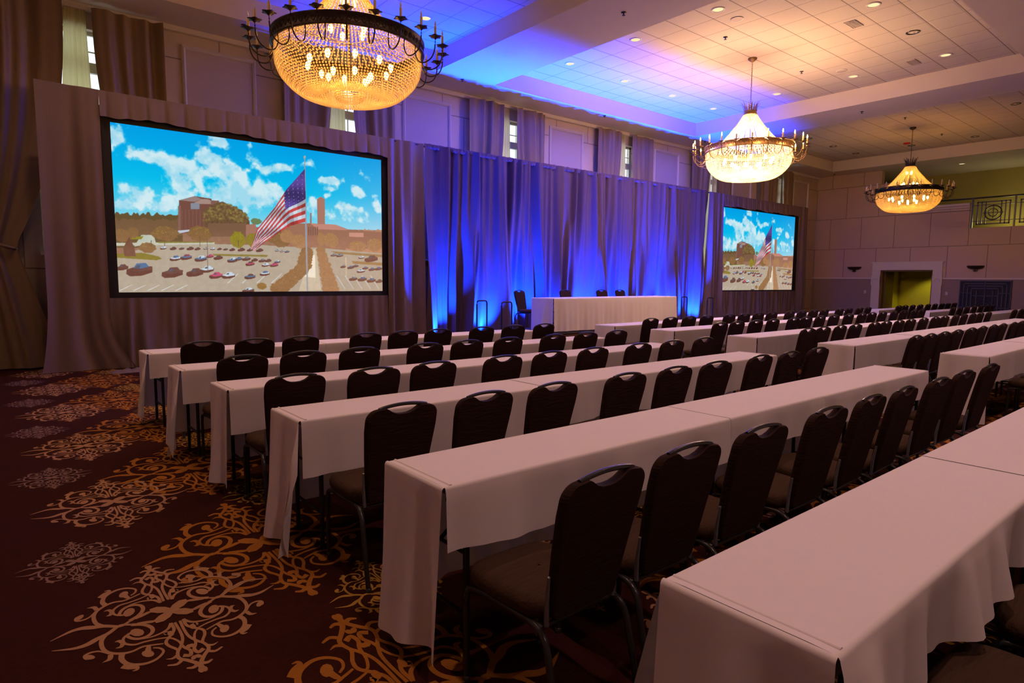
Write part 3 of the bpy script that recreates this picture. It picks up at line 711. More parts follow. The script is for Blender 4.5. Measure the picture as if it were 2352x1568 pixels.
    poly([(708, 735), (780, 735), (780, 785), (708, 785)], (136, 140, 152)); poly([(875, 712), (942, 716), (942, 800), (875, 800)], (130, 92, 80))
    for k in range(8): poly([(632+k*30, 790), (636+k*30, 790), (636+k*30, 940), (632+k*30, 940)], (136, 98, 84))
    clump(1000, 870, 180, 130, (112, 84, 58), (140, 120, 66), 5); poly([(850, 900), (1160, 900), (1180, 1010), (840, 1010)], (126, 92, 70))
    # right hand brick buildings and tower
    poly([(1160, 912), (1240, 905), (1260, 1010), (1160, 1010)], (166, 118, 100))
    poly([(1500, 905), (1690, 900), (1900, 912), (2010, 955), (2290, 975), (2290, 1110), (1500, 1110)], (160, 112, 90))
    poly([(1690, 900), (1900, 912), (2005, 958), (1750, 950)], (196, 138, 122)); poly([(2010, 978), (2130, 980), (2130, 1016), (2010, 1010)], (206, 148, 130))
    poly([(1748, 704), (1812, 704), (1812, 908), (1750, 908)], (170, 120, 102)); poly([(1744, 706), (1780, 682), (1816, 706)], (176, 118, 100)); poly([(1690, 815), (1701, 815), (1703, 900), (1688, 900)], (160, 116, 98))
    for k in range(5): poly([(1672+k*18, 930), (1681+k*18, 930), (1681+k*18, 1000), (1672+k*18, 1000)], (130, 90, 76))
    # parking lot
    poly([(90, 1170), (460, 1060), (1300, 1080), (1660, 1100), (1740, 1100), (2290, 1150), (2290, 1480), (90, 1490)], ground)
    poly([(300, 995), (400, 995), (420, 1060), (240, 1090)], (190, 200, 186)); poly([(80, 1060), (900, 1052), (900, 1070), (80, 1085)], (196, 200, 182))
    poly([(600, 960), (718, 950), (718, 962), (600, 985)], (190, 200, 215))
    poly([(80, 1150), (300, 1140), (440, 1170), (466, 1190), (420, 1202), (80, 1180)], (128, 118, 40)); poly([(880, 1150), (1340, 1160), (1330, 1176), (900, 1166)], (132, 120, 52)); poly([(440, 1050), (900, 1050), (890, 1058), (440, 1062)], (130, 122, 50))
    poly([(220, 1010), (320, 1005), (300, 1030), (200, 1032)], (140, 134, 40)); poly([(2030, 1210), (2290, 1225), (2290, 1250), (2040, 1232)], (150, 116, 66)); poly([(1860, 1130), (2290, 1160), (2290, 1180), (1900, 1150)], (150, 120, 72))
    for k in range(5): poly([(110+k*115, 1450), (215+k*115, 1402), (220+k*115, 1404), (122+k*115, 1452)], (215, 222, 222))
    for k in range(4): poly([(1000+k*120, 1390), (1090+k*120, 1310), (1096+k*120, 1312), (1010+k*120, 1392)], (205, 212, 212))
    for k in range(5): poly([(1900+k*70, 1330), (1970+k*70, 1440), (1976+k*70, 1440), (1908+k*70, 1330)], (206, 214, 218))
    # trees in the middle distance
    for k, (cx, cy, rx, ry) in enumerate([(495, 985, 95, 55), (780, 985, 90, 60), (150, 1000, 60, 50), (235, 975, 35, 40), (350, 1100, 60, 40), (1600, 1050, 70, 60), (1450, 1060, 70, 40), (1380, 1000, 90, 60), (1860, 1040, 70, 70), (2080, 1090, 90, 50), (2220, 1080, 80, 60), (1780, 1030, 40, 60), (1500, 1010, 60, 60)]):
        clump(cx, cy, rx, ry, (136, 100, 62) if cx < 1500 else (170, 124, 84), (150, 128, 56) if cx < 1500 else (190, 146, 84), 40+k)
    poly([(160, 1170), (150, 1100), (200, 1010), (240, 1090), (255, 1170)], (112, 74, 56))
    clump(1092, 1035, 60, 70, (140, 128, 40), (170, 160, 40), 61); clump(1215, 1040, 55, 60, (138, 124, 44), (160, 148, 50), 62); clump(1245, 885, 45, 26, (110, 130, 90), (120, 150, 110), 63)
    for x in (490, 780, 380, 1095, 1230): poly([(x-2, 1040), (x+3, 1040), (x+3, 1090), (x-2, 1090)], (100, 80, 60))
    # hedges and path
    poly([(1690, 1120), (1735, 1110), (1775, 1450), (1590, 1455), (1640, 1300)], (205, 196, 170)); poly([(1680, 1160), (1728, 1160), (1730, 1348), (1640, 1340), (1668, 1230)], (250, 248, 226))
    for k in range(11):
        t = k/10; clump(1600-60*t-(300*max(0, t-.45) if t > .45 else 0)+60, 1130+300*t, 60+30*t, 36+12*t, (138, 100, 60), (158, 124, 56), 80+k)
    for k in range(9):
        t = k/8; clump(1775+80*t, 1120+320*t, 45+38*t, 34+12*t, (160, 116, 76), (180, 138, 72), 100+k)
    clump(1285, 1415, 40, 30, (140, 105, 50), (160, 130, 50), 120)
    # cars
    def car(cx, cy, w, col, top_=(200, 214, 224), dark=(92, 52, 44)):
        h = w*.40
        poly([(cx-w*.5, cy+h*.45), (cx-w*.48, cy), (cx-w*.2, cy-h*.1), (cx+w*.5, cy-h*.25), (cx+w*.5, cy+h*.3), (cx+w*.1, cy+h*.62), (cx-w*.35, cy+h*.68)], dark)
        poly([(cx-w*.48, cy+h*.02), (cx-w*.22, cy-h*.18), (cx+w*.48, cy-h*.28), (cx+w*.46, cy+h*.05), (cx-w*.1, cy+h*.25)], col)
        poly([(cx-w*.22, cy-h*.12), (cx-w*.1, cy-h*.55), (cx+w*.25, cy-h*.6), (cx+w*.38, cy-h*.24), (cx+w*.05, cy-h*.05)], top_)
        poly([(cx-w*.17, cy-h*.12), (cx-w*.08, cy-h*.38), (cx+w*.06, cy-h*.42), (cx+w*.02, cy-h*.1)], (70, 80, 100))
    W_, B_, R2, K, G_ = (196, 222, 240), (70, 110, 160), (190, 66, 110), (96, 62, 56), (120, 130, 140)
    for a in [(480, 1100, 55, W_, W_), (560, 1105, 55, K, K), (630, 1105, 45, K, G_), (700, 1105, 60, K, K), (760, 1108, 50, K, K), (828, 1105, 40, W_, G_), (885, 1108, 42, W_, W_), (940, 1110, 40, K, K), (990, 1112, 40, K, G_), (1045, 1115, 50, K, K), (1120, 1115, 60, K, K), (1190, 1118, 50, K, K), (1270, 1120, 60, K, K), (1415, 1122, 36, W_, B_), (1455, 1128, 36, W_, G_), (1495, 1132, 40, B_, G_),
              (575, 1185, 90, W_, B_), (665, 1175, 95, B_, (150, 60, 70)), (785, 1188, 100, B_, W_), (862, 1168, 60, R2, R2), (928, 1180, 75, K, K), (1045, 1200, 85, B_, W_), (1098, 1190, 60, B_, B_), (1160, 1190, 70, K, G_), (1190, 1230, 75, R2, K), (1228, 1200, 55, K, K), (1290, 1205, 60, K, G_), (1340, 1205, 55, K, K), (1318, 1240, 65, W_, W_), (1388, 1240, 70, R2, R2), (1415, 1215, 50, B_, W_),
              (140, 1258, 100, K, K), (280, 1275, 215, K, B_), (550, 1300, 175, K, K), (735, 1300, 140, K, K), (835, 1275, 115, W_, W_), (908, 1325, 110, R2, R2), (1012, 1325, 110, W_, W_), (1188, 1335, 90, B_, K), (1310, 1310, 82, W_, B_), (1172, 1450, 100, K, W_),
              (1880, 1160, 50, G_, G_), (1930, 1162, 60, G_, G_), (2110, 1180, 50, W_, W_), (2190, 1190, 110, K, K), (1960, 1255, 50, K, G_), (2020, 1262, 55, K, B_), (2060, 1250, 50, K, G_), (2105, 1290, 70, W_, W_), (2140, 1268, 50, K, B_), (2195, 1278, 55, K, B_), (2250, 1272, 60, K, B_), (2040, 1355, 70, K, G_), (2115, 1358, 75, K, B_), (2190, 1368, 75, K, B_), (2255, 1375, 60, K, K)]: car(*a)
    poly([(838, 1030), (843, 1030), (846, 1300), (841, 1300)], (110, 90, 84)); poly([(1976, 1180), (1986, 1180), (1988, 1335), (1980, 1335)], (232, 216, 170), .6)
    # flag pole and flag
    poly([(1645, 370), (1653, 370), (1660, 900), (1668, 1460), (1656, 1462), (1648, 900)], (150, 160, 178)); poly([(1640, 352), (1655, 345), (1660, 362), (1650, 375), (1640, 366)], (170, 172, 160))
    hoist = [(1650, 455), (1652, 700), (1652, 890)]
    def F(u_, v_):   # u from hoist to fly, v from top stripe to bottom stripe of the drooping flag
        top_ = catmull_pt([(1650, 455), (1500, 620), (1400, 770), (1250, 950), (1195, 1115)], u_); bot = catmull_pt([(1650, 890), (1530, 920), (1420, 985), (1310, 1060), (1225, 1128)], u_)
        wv = 14*math.sin(u_*9+v_*3)*(1-abs(2*v_-1)); return (top_[0]*(1-v_)+bot[0]*v_+wv*.3, top_[1]*(1-v_)+bot[1]*v_+wv)
    def catmull_pt(P, u_):
        q = u_*(len(P)-1); i = min(int(q), len(P)-2); t = q-i; return (P[i][0]*(1-t)+P[i+1][0]*t, P[i][1]*(1-t)+P[i+1][1]*t)
    for s in range(13):
        for k in range(16):
            u_0, u_1 = k/16, (k+1)/16; red = s % 2 == 0
            shd = .86+.14*math.sin(k*1.3+s*.6); col = np.array((206, 78, 76) if red else (214, 222, 236))*shd
            if s < 7 and k < 5: col = np.array((92, 72, 150))*(.85+.2*math.sin(k+s*.8))
            poly([F(u_0, s/13), F(u_1, s/13), F(u_1, (s+1)/13), F(u_0, (s+1)/13)], col)
    for s in range(6):
        for k in range(5):
            q = F(.04+.065*k, .06+.085*s); poly([(q[0]-4, q[1]), (q[0], q[1]-5), (q[0]+4, q[1]), (q[0], q[1]+5)], (150, 140, 190))
    # texture, then a washed warm haze painted over everything below the horizon
    g = (fb(14, 50)-.5)[..., None]*16*np.clip((v-.55)*8, 0, 1)[..., None]
    hz = (np.clip((v-.58)*6, 0, 1)*(.16+.30*np.clip(X/RW-.45, 0, 1)))[..., None]
    img = np.clip((img+g)*(1-hz)+np.array((226, 168, 140.))*hz, 0, 255)
    return img
IMG = picture().reshape(RH//2, 2, RW//2, 2, 3).mean((1, 3))/255
IMG = np.where(IMG <= .04045, IMG/12.92, ((IMG+.055)/1.055)**2.4)
def screen_mesh():
    H_, W2 = IMG.shape[:2]; vy, vx = np.mgrid[0:H_, 0:W2]
    co = np.stack([vx/(W2-1), np.zeros_like(vx, float), 1-vy/(H_-1)], -1).reshape(-1, 3)
    i = (np.arange(H_-1)[:, None]*W2+np.arange(W2-1)[None]).ravel(); F4 = np.stack([i+W2, i+W2+1, i+1, i], 1)
    me = bpy.data.meshes.new('screen_surface'); me.vertices.add(len(co)); me.vertices.foreach_set('co', co.ravel())
    me.loops.add(F4.size); me.loops.foreach_set('vertex_index', F4.ravel().astype(np.int32)); me.polygons.add(len(F4))
    me.polygons.foreach_set('loop_start', (np.arange(len(F4))*4).astype(np.int32)); me.update(calc_edges=True)
    ca = me.color_attributes.new('picture', 'FLOAT_COLOR', 'POINT')
    ca.data.foreach_set('color', np.concatenate([IMG.reshape(-1, 3), np.ones((len(co), 1))], 1).astype(np.float32).ravel())
    m = bpy.data.materials.new('projected_picture'); m.use_nodes = True; nt = m.node_tree; nt.nodes.clear()
    a = nt.nodes.new('ShaderNodeVertexColor'); a.layer_name = 'picture'; e = nt.nodes.new('ShaderNodeEmission'); e.inputs[1].default_value = .97
    o = nt.nodes.new('ShaderNodeOutputMaterial'); nt.links.new(a.outputs[0], e.inputs[0]); nt.links.new(e.outputs[0], o.inputs[0]); me.materials.append(m); return me
SMESH = screen_mesh()
def screen(x0, x1, z0, z1, fx0, fx1, fz0, fz1, y, label):
    e = empty('projection_screen', (0, 0, 0), 0, label, 'screen', 'projection screens')
    f = MB(); f.box(fx0, x0, y-.02, y+.03, fz0, fz1); f.box(x1, fx1, y-.02, y+.03, fz0, fz1); f.box(x0, x1, y-.02, y+.03, fz0, z0); f.box(x0, x1, y-.02, y+.03, z1, fz1)
    f.box(x0, x1, y+.005, y+.02, z0, z1)
    f.obj('screen_frame', [M['black']], e)
    o = meshobj('screen_surface', SMESH, e); o.location = (x0, y-.005, z0); o.scale = (x1-x0, 1, z1-z0)
screen(1.585, 6.37, 1.25, 3.96, 1.36, 6.6, 1.12, 4.2, 12.06, 'big left projection screen showing a flag over a parking lot')
screen(19.04, 24.07, 1.21, 4.0, 18.95, 24.33, 1.10, 4.2, 12.06, 'smaller looking right projection screen showing the same flag picture')

# ================================================================== CHAIRS
def make_chair(label, group):
    e = empty('banquet_chair', (0, 0, 0), 0, label, 'chair', group)
    # backrest outline with rounded shoulders and grip notch
    def lean(z): return -.205-.105*(max(0, z-.41)/.49)**1.15
    out = []
    def arc(cx, cz, r, a0, a1, n=6): return [(cx+r*math.cos(math.radians(a0+(a1-a0)*k/n)), cz+r*math.sin(math.radians(a0+(a1-a0)*k/n))) for k in range(n+1)]
    right = [(.0, .405), (.12, .405)]+arc(.135, .425, .02, -90, 0, 3)+[(.165, .5), (.18, .64), (.193, .78)]+arc(.138, .834, .055, 0, 75, 6)+[(.12, .892), (.10, .893)]+[(.088, .888), (.06, .869), (.03, .859), (0, .857)]
    out = right+[(-x, z) for x, z in right[1:-1]][::-1]
    zs = sorted(set([round(z, 4) for x, z in out]))
    m = MB(); n = len(out); th = .038
    F1 = [(x*.97, lean(z)-th/2, .655+(z-.655)*.99) for x, z in out]; Fm = [(x, lean(z)-th/2+.008, z) for x, z in out]; Bm = [(x, lean(z)+th/2-.008, z) for x, z in out]; B1 = [(x*.97, lean(z)+th/2, .655+(z-.655)*.99) for x, z in out]
    m.grid([F1, Fm, Bm, B1], 0, True, True)
    m.add(F1, [tuple(range(n))]); m.add(B1, [tuple(range(n))[::-1]])
    m.obj('backrest', [M['chair_back']], e)
    MB().tube([(x, lean(.89)+.0, z) for x, z in catmull([(-.13, .889), (-.10, .896), (-.05, .902), (0, .904), (.05, .902), (.10, .896), (.13, .889)], 3)], .0095, 8).obj('handle', [M['frame_metal']], e)
    # seat cushion
    m = MB(); rows = []
    for (s, z) in ((.80, .388), (.95, .392), (1.0, .412), (1.0, .432), (.965, .450), (.85, .460), (.5, .466), (.02, .468)):
        row = []
        for k in range(36):
            a = 2*PI*k/36; c_, s_ = math.cos(a), math.sin(a); wd = .205-.012*(s_ < 0); ex = .42
            x = wd*math.copysign(abs(c_)**ex, c_); y = .212*math.copysign(abs(s_)**ex, s_); row.append((x*s, .01+y*s, z+.006*(1-s_)*.5*0))
        rows.append(row)
    m.grid(rows, 0, True, True); m.add(rows[0], [tuple(range(36))[::-1]]); m.obj('seat', [M['chair_seat']], e)
    f = MB(); f.tube([(-.175, -.2, .378), (-.178, .18, .378)], .011, 8); f.tube([(.175, -.2, .378), (.178, .18, .378)], .011, 8); f.tube([(-.175, .165, .378), (.175, .165, .378)], .010, 8); f.tube([(-.172, -.19, .378), (.172, -.19, .378)], .010, 8)
    f.obj('seat_frame', [M['frame_metal']], e)
    for s in (-1, 1):
        m = MB(); m.tube(catmull([(s*.178, .12, .376), (s*.186, .175, .372), (s*.192, .196, .34), (s*.192, .198, .18), (s*.19, .2, .012)], 4), .012, 8); m.lathe([(.015, 0), (.015, .02), (.010, .022)], 10, (s*.19, .2)); m.obj('leg', [M['frame_metal']], e)
        m = MB(); m.tube(catmull([(s*.172, -.12, .378), (s*.185, -.19, .374), (s*.193, -.235, .335), (s*.197, -.265, .22), (s*.2, -.31, .012)], 4), .0125, 8); m.lathe([(.015, 0), (.015, .02), (.010, .022)], 10, (s*.2, -.312)); m.obj('leg', [M['frame_metal']], e)
        m = MB(); m.tube([(s*.164, lean(.43)+.004, .385), (s*.170, lean(.47)+.004, .47), (s*.178, lean(.56)+.004, .565)], [.009, .009, .006], 6); m.obj('side_bracket', [M['bracket']], e)
    return e
CH = {
 'A': [(6.45, [1.51, 1.99, 2.47, 3.19, 3.68, 4.17, 4.83, 5.36, 5.90]), (5.11, [1.48, 1.98, 2.48, 3.16, 3.65, 4.17, 4.82, 5.34, 5.88]), (3.90, [1.46, 2.0, 2.49, 3.14, 3.65, 4.18, 4.82, 5.36, 5.93]),
       (2.68, [1.53, 2.03, 2.55, 3.21, 3.74, 4.25, 4.90, 5.38, 5.93]), (1.34, [1.50, 1.99, 2.51, 3.13, 3.64, 4.10, 4.70, 5.24, 5.82]), (.0, [2.02, 2.62, 3.2, 3.75])],
 'B': [(6.45, [8.26, 8.79, 9.32, 9.87, 10.58, 11.09, 11.64, 12.15, 12.87, 13.38, 13.95, 14.47, 15.25, 15.76, 16.33, 16.85]), (5.22, [8.32, 8.80, 9.34, 9.87, 10.56, 11.05, 11.56, 12.12, 12.78, 13.35, 13.88, 14.40, 15.07, 15.60, 16.22, 16.75]),
       (3.90, [8.30, 8.76, 9.29, 9.78, 10.49, 10.96, 11.46, 12.02, 12.60, 13.2, 13.76, 14.30, 14.90, 15.42, 16.0, 16.55]), (2.62, [8.28, 8.73, 9.23, 9.78, 10.39, 10.91, 11.46, 11.96, 12.5, 13.0, 13.6, 14.15, 14.8, 15.3]), (1.29, [8.75, 9.25, 9.75, 10.3])],
 'C': [(6.42, [18.80, 19.27, 19.80, 20.35, 21.0, 21.6, 22.25, 22.75, 23.35]), (5.15, [18.72, 19.20, 19.80, 20.42, 21.05, 21.6, 22.1]), (3.91, [18.72, 19.30, 19.85, 20.4])]}
BLK = {'A': 'left', 'B': 'middle', 'C': 'far right'}
chair0 = make_chair('x', 'x'); first = True
rj = random.Random(3)
def put_chair(x, ytop, rz, label, group, z=0):
    global first
    c = chair0 if first else copy_tree(chair0); first = False
    c.location = (x, ytop+.305, z) if abs(rz) < 1 else (x, ytop, z); c.rotation_euler = (0, 0, rz); c['label'] = label; c['group'] = group
for b, rows in CH.items():
    for r, (yt, xs_) in enumerate(rows):
        for k, x in enumerate(xs_):
            put_chair(x, yt+rj.uniform(-.012, .012), rj.uniform(-.03, .03), 'brown banquet chair, %s from the left, %s row of the %s block' % (ORD[k], ORD[r], BLK[b]), 'chairs of the %s block' % BLK[b])
STG = .36
for k, (x, rz) in enumerate(((9.63, PI+.2), (11.02, PI+.05), (12.33, PI-.05), (13.08, PI+.03))):
    put_chair(x, 11.06 if k == 0 else 10.985, rz, ('brown chair turned sideways at the left end of the white head table on stage', 'brown chair behind the head table on stage, second from the left', 'brown chair behind the head table on stage, third from the left', 'rightmost brown chair behind the head table on stage')[k], 'stage chairs', STG)

# ================================================================== TABLES AND CLOTHS
def fold_table(x0, x1, y0, y1, label, group, z=0, zt=.735):
    e = empty('folding_table', ((x0+x1)/2, (y0+y1)/2, z), 0, label, 'table', group); hx, hy = (x1-x0)/2-.01, (y1-y0)/2-.008
    MB().box(-hx, hx, -hy, hy, zt-.022, zt).box(-hx, hx, -hy, -hy+.015, zt-.05, zt-.02).box(-hx, hx, hy-.015, hy, zt-.05, zt-.02).obj('tabletop', [M['tabletop']], e)
    for s in (-1, 1):
        lx = s*(hx-.10)
        for q in (-1, 1):
            m = MB(); m.tube([(lx, q*(hy-.02), zt-.03), (lx, q*(hy-.02), .0)], .0135, 8)
            m.obj('leg', [M['black_metal']], e)
        MB().tube([(lx, -hy+.02, .2), (lx, hy-.02, .2)], .009, 6).obj('crossbar', [M['black_metal']], e)
        MB().tube([(lx, -hy+.02, zt-.07), (lx, hy-.02, zt-.07)], .009, 6).obj('crossbar', [M['black_metal']], e)
        MB().tube([(lx, 0, .45), (lx-s*.32, 0, zt-.03)], .009, 6).tube([(lx, -hy+.02, .45), (lx, hy-.02, .45)], .008, 6).obj('brace', [M['black_metal']], e)
    return e
def cloth(x0, x1, y0, y1, label, group, seed, zf=.5, zb=.14, endl=None, endr=None, z=.75, flap=False, zbase=0, fw=.016, crease=True, name='tablecloth'):
    """sheet over a table: front drop to zf, back drop to zb, optional end drops"""
    R = random.Random(seed); m = MB(); r = .014; n = max(24, int((x1-x0)/.022)); rows = []
    ph = [R.random()*6.28 for _ in range(6)]
    def wav(x, d, s):   # bulge of a hanging edge, growing with drop d
        return d*(fw*1.6*math.sin(x*7.3+ph[s])+fw*math.sin(x*17+ph[s+1])+fw*.6*math.sin(x*37+ph[s+2]))*2.2
    hq = min(1, zf/.12)*.9; hemf = lambda x: zf+hq*(.016*math.sin(x*2.2+ph[3])+.010*math.sin(x*6+ph[4]))
    prof = []
    nd = 9
    for i in range(nd): prof.append(('b', 1-i/nd))
    for a in range(5): prof.append(('cb', a/4))
    for i in range(1, 8): prof.append(('t', i/8))
    for a in range(5): prof.append(('cf', a/4))
    for i in range(nd): prof.append(('f', (i+1)/nd))
    for kind, q in prof:
        row = []
        for j in range(n+1):
            u = j/n; x = x0+(x1-x0)*u; sag = -.0015*math.sin(x*5+ph[0])
            if kind == 't': p = (x, y1-r+(y0-y1+2*r)*q, z+sag)
            elif kind == 'cb': a = q*PI/2; p = (x, y1-r+r*math.cos(a), z-r+r*math.sin(a))
            elif kind == 'cf': a = q*PI/2; p = (x, y0+r-r*math.sin(a), z-r+r*math.cos(a))
            elif kind == 'b': d = (z-r-zb)*q; p = (x, y1+.004+abs(wav(x, d, 0))*.8, z-r-d)
            else: d = (z-r-hemf(x))*q; p = (x, y0-.003-abs(.5*fw*d*2)-wav(x, d, 2)*.8-.02*d, z-r-d)
            row.append((p[0], p[1], p[2]+zbase))
        rows.append(row)
    m.grid(rows)
    for s, ze in ((-1, endl), (1, endr)):
        if ze is None: continue
        X = x0 if s < 0 else x1; rows = []; nn = 26
        for k in range(22):
            row = []
            for j in range(nn+1):
                v = j/nn; y = y0+.004+(y1-y0-.006)*v
                if k < 5: a = k/4*PI/2; o = r*math.sin(a); zz = z-r+r*math.cos(a)
                else:
                    q = (k-4)/17; hem = ze+.012+.012*math.sin(v*3+ph[1]); d = (z-r-hem)*q; zz = z-r-d
                    o = r+d*(.06+.05*math.sin(v*7+ph[2])+.025*math.sin(v*15+ph[5]))
                    if flap: o += d*.10*max(0, 1-v*3)
                    y += -.02*d*(1-v)+.03*d*v
                row.append((X+s*o, y, zz+zbase))
            rows.append(row)
        m.grid(rows)
        # rolled seam ridge along the table end
        m.tube([(X-s*.03, y0+.012, z+zbase-.004), (X-s*.03, y1-.012, z+zbase-.004)], .0085, 8)
        if flap:   # slack corner of the cloth folded back and hanging free at the front corner
            rows = []
            for k in range(16):
                q = k/15; d = (z-ze-.0)*q; row = []
                wdt = .015+.17*min(1, q*1.6)*(1-.35*max(0, q-.6)/.4)
                for j in range(11):
                    v = j/10
                    row.append((X+s*(r+.10*d+.028*math.sin(v*PI)*min(1, q*3)+.03*v*d), y0+.01-wdt*v*.72, z-r-d*(.55+.45*(1-v))*(1 if v < 1 else 1)+zbase))
                rows.append(row)
            m.grid(rows)
    return tag(m.obj(name, [M['linen']]), label, 'tablecloth', group)
AROW = [(7.05, 7.5), (5.65, 6.07), (4.48, 4.91), (3.27, 3.71), (1.886, 2.33), (.507, .952)]
AX0 = [1.15, 1.15, 1.2, 1.235, 1.245, 1.30]
for r, ((y0, y1), x0) in enumerate(zip(AROW, AX0)):
    rn = ORD[r]; xe = 6.3
    tb = [x0, x0+(xe-x0)/3, x0+2*(xe-x0)/3, xe]
    for k in range(3):
        fold_table(tb[k]+.01, tb[k+1]-.01, y0+.01, y1-.01, 'dark folding table, %s from the left in the %s row of the left block' % (ORD[k], rn), 'tables of the left block')
    cuts = [x0, 3.15 if r > 3 else 3.02, 4.30 if r < 5 else 4.95, xe] if r >= 3 else [x0, 2.98, 4.7, xe]
    for k in range(3):
        a, b = cuts[k], cuts[k+1]
        fl_ = k == 0 and r in (0, 1, 3)
        cloth(a if k == 0 else a+.002, b, y0, y1, 'white tablecloth, %s from the left, %s row of the left block' % (ORD[k], rn), 'tablecloths of the left block', 100+r*7+k, zf=(.50, .47, .46, .43, .50, .50)[r]+(.02 if k else 0), zb=.14,
              endl=(.10, .04, .05, .02, .06, .03)[r] if k == 0 else None, endr=.3 if k == 2 else None, flap=fl_, z=.75+(.0015 if k == 1 else 0), fw=.016 if r != 5 else .05)
BROW = [(7.03, 7.48), (5.83, 6.28), (4.47, 4.92), (3.2, 3.65), (1.86, 2.31)]
for r, (y0, y1) in enumerate(BROW):
    tb = [8.05+2.33*k for k in range(5)]
    for k in range(4):
        fold_table(tb[k]+.01, tb[k+1]-.01, y0+.01, y1-.01, 'dark folding table, %s from the left in the %s row of the middle block' % (ORD[k], ORD[r]), 'tables of the middle block')
        cloth(tb[k]+(.002 if k else 0), tb[k+1], y0, y1, 'white tablecloth, %s from the left, %s row of the middle block' % (ORD[k], ORD[r]), 'tablecloths of the middle block', 300+r*9+k, zf=.44, zb=.1, endl=.03 if k == 0 else None, endr=.3 if k == 3 else None, z=.75+(.0015 if k % 2 else 0), fw=.010)
CROW = [(6.98, 7.43), (5.75, 6.2), (4.5, 4.95)]
for r, (y0, y1) in enumerate(CROW):
    for k in range(3):
        a = 19.0+1.9*k
        cloth(a+(.002 if k else 0), a+1.9, y0, y1, 'white tablecloth, %s from the left, %s row of the far right block' % (ORD[k], ORD[r]), 'tablecloths of the far right block', 500+r*9+k, zf=.44, zb=.1, endl=.03 if k == 0 else None, endr=.3 if k == 2 else None, fw=.01)
        fold_table(a+.01, a+1.89, y0+.01, y1-.01, 'dark folding table, %s from the left, %s row of the far right block' % (ORD[k], ORD[r]), 'tables of the far right block')

# ================================================================== STAGE
e = empty('stage_platform', (0, 0, 0), 0, 'low dark carpeted stage platform in front of the blue backdrop', 'stage')
MB().box(8.35, 15.25, 9.93, 11.36, STG-.03, STG).obj('stage_deck', [M['stage_carpet']], e)
MB().box(8.37, 15.23, 9.95, 11.34, 0, STG-.03).obj('stage_skirt', [M['stage_skirt']], e)
for s, x0, l in ((-1, 8.35, 'left'), (1, 15.25, 'right')):
    e = empty('stage_steps', (0, 0, 0), 0, 'small black stage steps with two hoop handrails at the %s end of the stage' % l, 'steps', 'stage steps')
    MB().box(*sorted((x0+s*.02, x0+s*.34)), 10.1, 10.85, .15, .18).obj('step', [M['stage_carpet']], e)
    MB().box(*sorted((x0+s*.02, x0+s*.17)), 10.12, 10.83, .24, .27).obj('step', [M['stage_carpet']], e)
    for yy in (10.05, 10.9):
        a, b = sorted((x0+s*.075, x0+s*.345))
        pts = [(a, yy, 0), (a, yy, .5), (a, yy, .98)]+[(a+.055-.055*math.cos(q), yy, 1.0+.055*math.sin(q)) for q in (.5, 1.0, 1.5)]+[(b-.055+.055*math.sin(q), yy, 1.0+.055*math.cos(q)) for q in (.1, .6, 1.1)]+[(b, yy, .98), (b, yy, .5), (b, yy, 0)]
        MB().tube(pts, .017, 8).obj('handrail', [M['black_metal']], e)
for k, (a, b, l) in enumerate(((9.42, 11.89, 'left'), (11.89, 13.83, 'right'))):
    fold_table(a+.01, b-.01, 10.02, 10.7, 'folding head table on stage under white cloth, %s of the two' % l, 'head tables', STG, .735)
    cloth(a, b-(.002 if k == 0 else 0), 10.0, 10.72, 'floor length white cloth on the head table on stage, %s of the two' % l, 'head table cloths', 700+k, zf=.02, zb=.015, endl=.02 if k == 0 else None, endr=.02 if k == 1 else None, zbase=STG, fw=.009)

# ================================================================== RIGHT WALL THINGS
for yc, l in ((11.27, 'left of the doorway'), (7.07, 'right of the doorway above the iron grille')):
    e = empty('wall_sconce', (XR, yc, 2.0), 0, 'dark bronze half bowl wall sconce '+l, 'sconce', 'wall sconces'); m = MB(); rows = []
    for k in range(7):
        q = k/6; rr = .27*math.sin(q*PI/2)**.8+.005; rows.append([(-rr*.8*math.sin(PI*j/16)-.002, rr*math.cos(PI*j/16), .0+.13*q**2.2+.03) for j in range(17)])
    m.grid(rows).obj('bowl', [M['bronze']], e)
    MB().box(-.05, 0, -.06, .06, -.05, .06).tube([(-.02, 0, -.03), (-.1, 0, -.045), (-.13, 0, .0), (-.09, 0, .05)], .014, 8).obj('bracket', [M['bronze']], e)
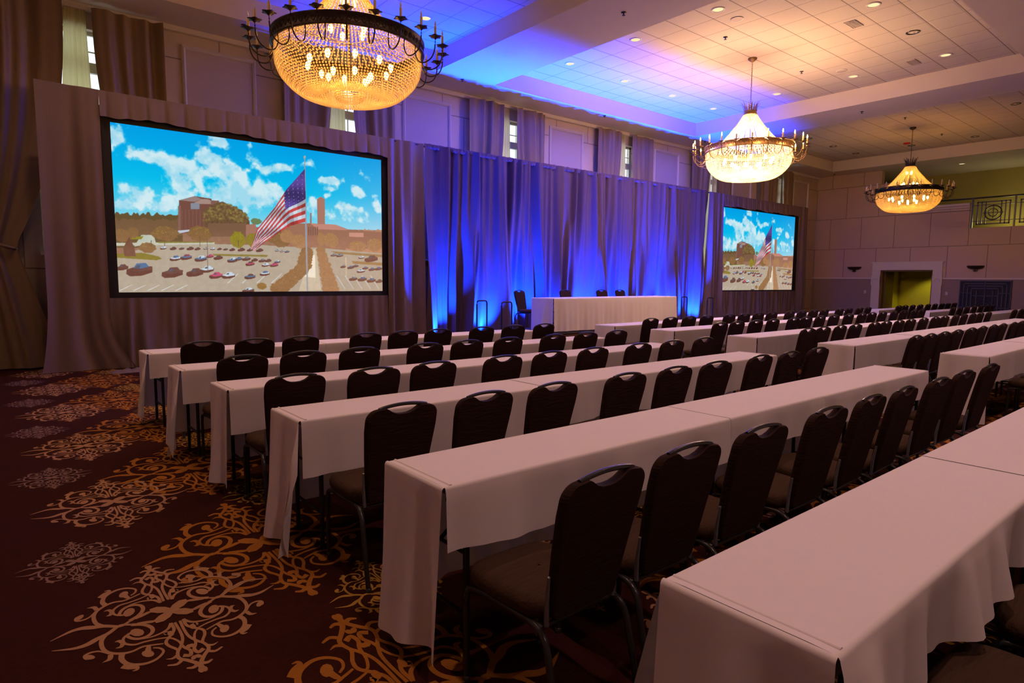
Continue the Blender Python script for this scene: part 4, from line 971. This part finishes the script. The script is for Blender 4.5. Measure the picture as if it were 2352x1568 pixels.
# iron grille panel
e = empty('iron_grille', (XR-.03, 5.95, 0), 0, 'dark geometric iron grille with a circle motif set in the right wall', 'grille'); g = MB(); Wd, Hh = 1.56, 1.62; cyy = Wd/2
def bar(y0, y1, z0, z1, t=.03): g.box(-t/2, t/2, y0, y1, z0, z1)
for d in (0, .12, .24, .36):
    bar(d, d+.035, 0, Hh-d*.75); bar(Wd-d-.035, Wd-d, 0, Hh-d*.75); bar(d, Wd-d, Hh-d*.75-.035, Hh-d*.75)
for z in (.35, .62, 1.15): bar(0, .36, z, z+.03); bar(Wd-.36, Wd, z, z+.03)
bar(cyy-.015, cyy+.015, .1, Hh); bar(.36, Wd-.36, .62, .65); bar(.36, Wd-.36, 1.05, 1.08); bar(.52, .55, .1, 1.25); bar(Wd-.55, Wd-.52, .1, 1.25)
for rr in (.26, .17):
    g.tube([(0, cyy+rr*math.cos(2*PI*k/28), .66+rr*math.sin(2*PI*k/28)) for k in range(29)], .013, 6, cap=False)
g.obj('bar_work', [M['iron']], e); MB().box(.015, .028, 0, Wd, 0, Hh).obj('back_panel', [M['black']], e)
# balcony railing: posts, top rail and framed circle panels
e = empty('balcony_railing', (XR+.1, 0, 0), 0, 'black iron balcony railing with circle and square panels above the doorway', 'railing'); B0, BT = 3.54, 4.60
MB().tube([(0, 9.85, 4.61), (0, 1.0, 4.61)], .030, 8).obj('top_rail', [M['black_metal']], e)
py_ = [7.33-1.255*k for k in range(6)]
for p in py_: MB().box(-.025, .025, p-.025, p+.025, 3.53, 4.60).obj('post', [M['black_metal']], e)
for a, b in zip(py_[:-1], py_[1:]):
    g = MB()
    def br(y0, y1, z0, z1, t=.02): g.box(-t/2, t/2, min(y0, y1), max(y0, y1), z0, z1)
    l, r_ = a-.13, b+.13; z0, z1 = 3.64, 4.47; w_ = .045
    br(l, l-w_, z0, z1); br(r_+w_, r_, z0, z1); br(l, r_, z0, z0+w_); br(l, r_, z1-w_, z1)
    for q in (.13, .25): br(l-q, l-q-.036, z0, z1); br(r_+q+.036, r_+q, z0, z1)
    for z in (z0+.12, z1-.14): br(a-.02, b+.02, z, z+.025)
    cy_ = (l+r_)/2; cz = (z0+z1)/2
    for rr, t in ((.25, .022), (.135, .016)): g.tube([(0, cy_+rr*math.cos(2*PI*k/32), cz+rr*math.sin(2*PI*k/32)) for k in range(33)], t, 6, cap=False)
    br(cy_-.30, cy_+.30, cz-.014, cz+.014, .02); br(cy_-.014, cy_+.014, cz-.28, cz+.28, .02)
    g.obj('rail_panel', [M['black_metal']], e)
for y, l in ((10.80, 'left of the doorway'), (7.92, 'right of the doorway')):
    o = MB().box(-.012, 0, -.04, .04, 1.07, 1.19).box(-.018, -.012, -.01, .01, 1.11, 1.15).obj('light_switch', [M['white_trim']], None, (XR, y, 0)); tag(o, 'small white light switch plate on the wall '+l, 'switch', 'light switches')
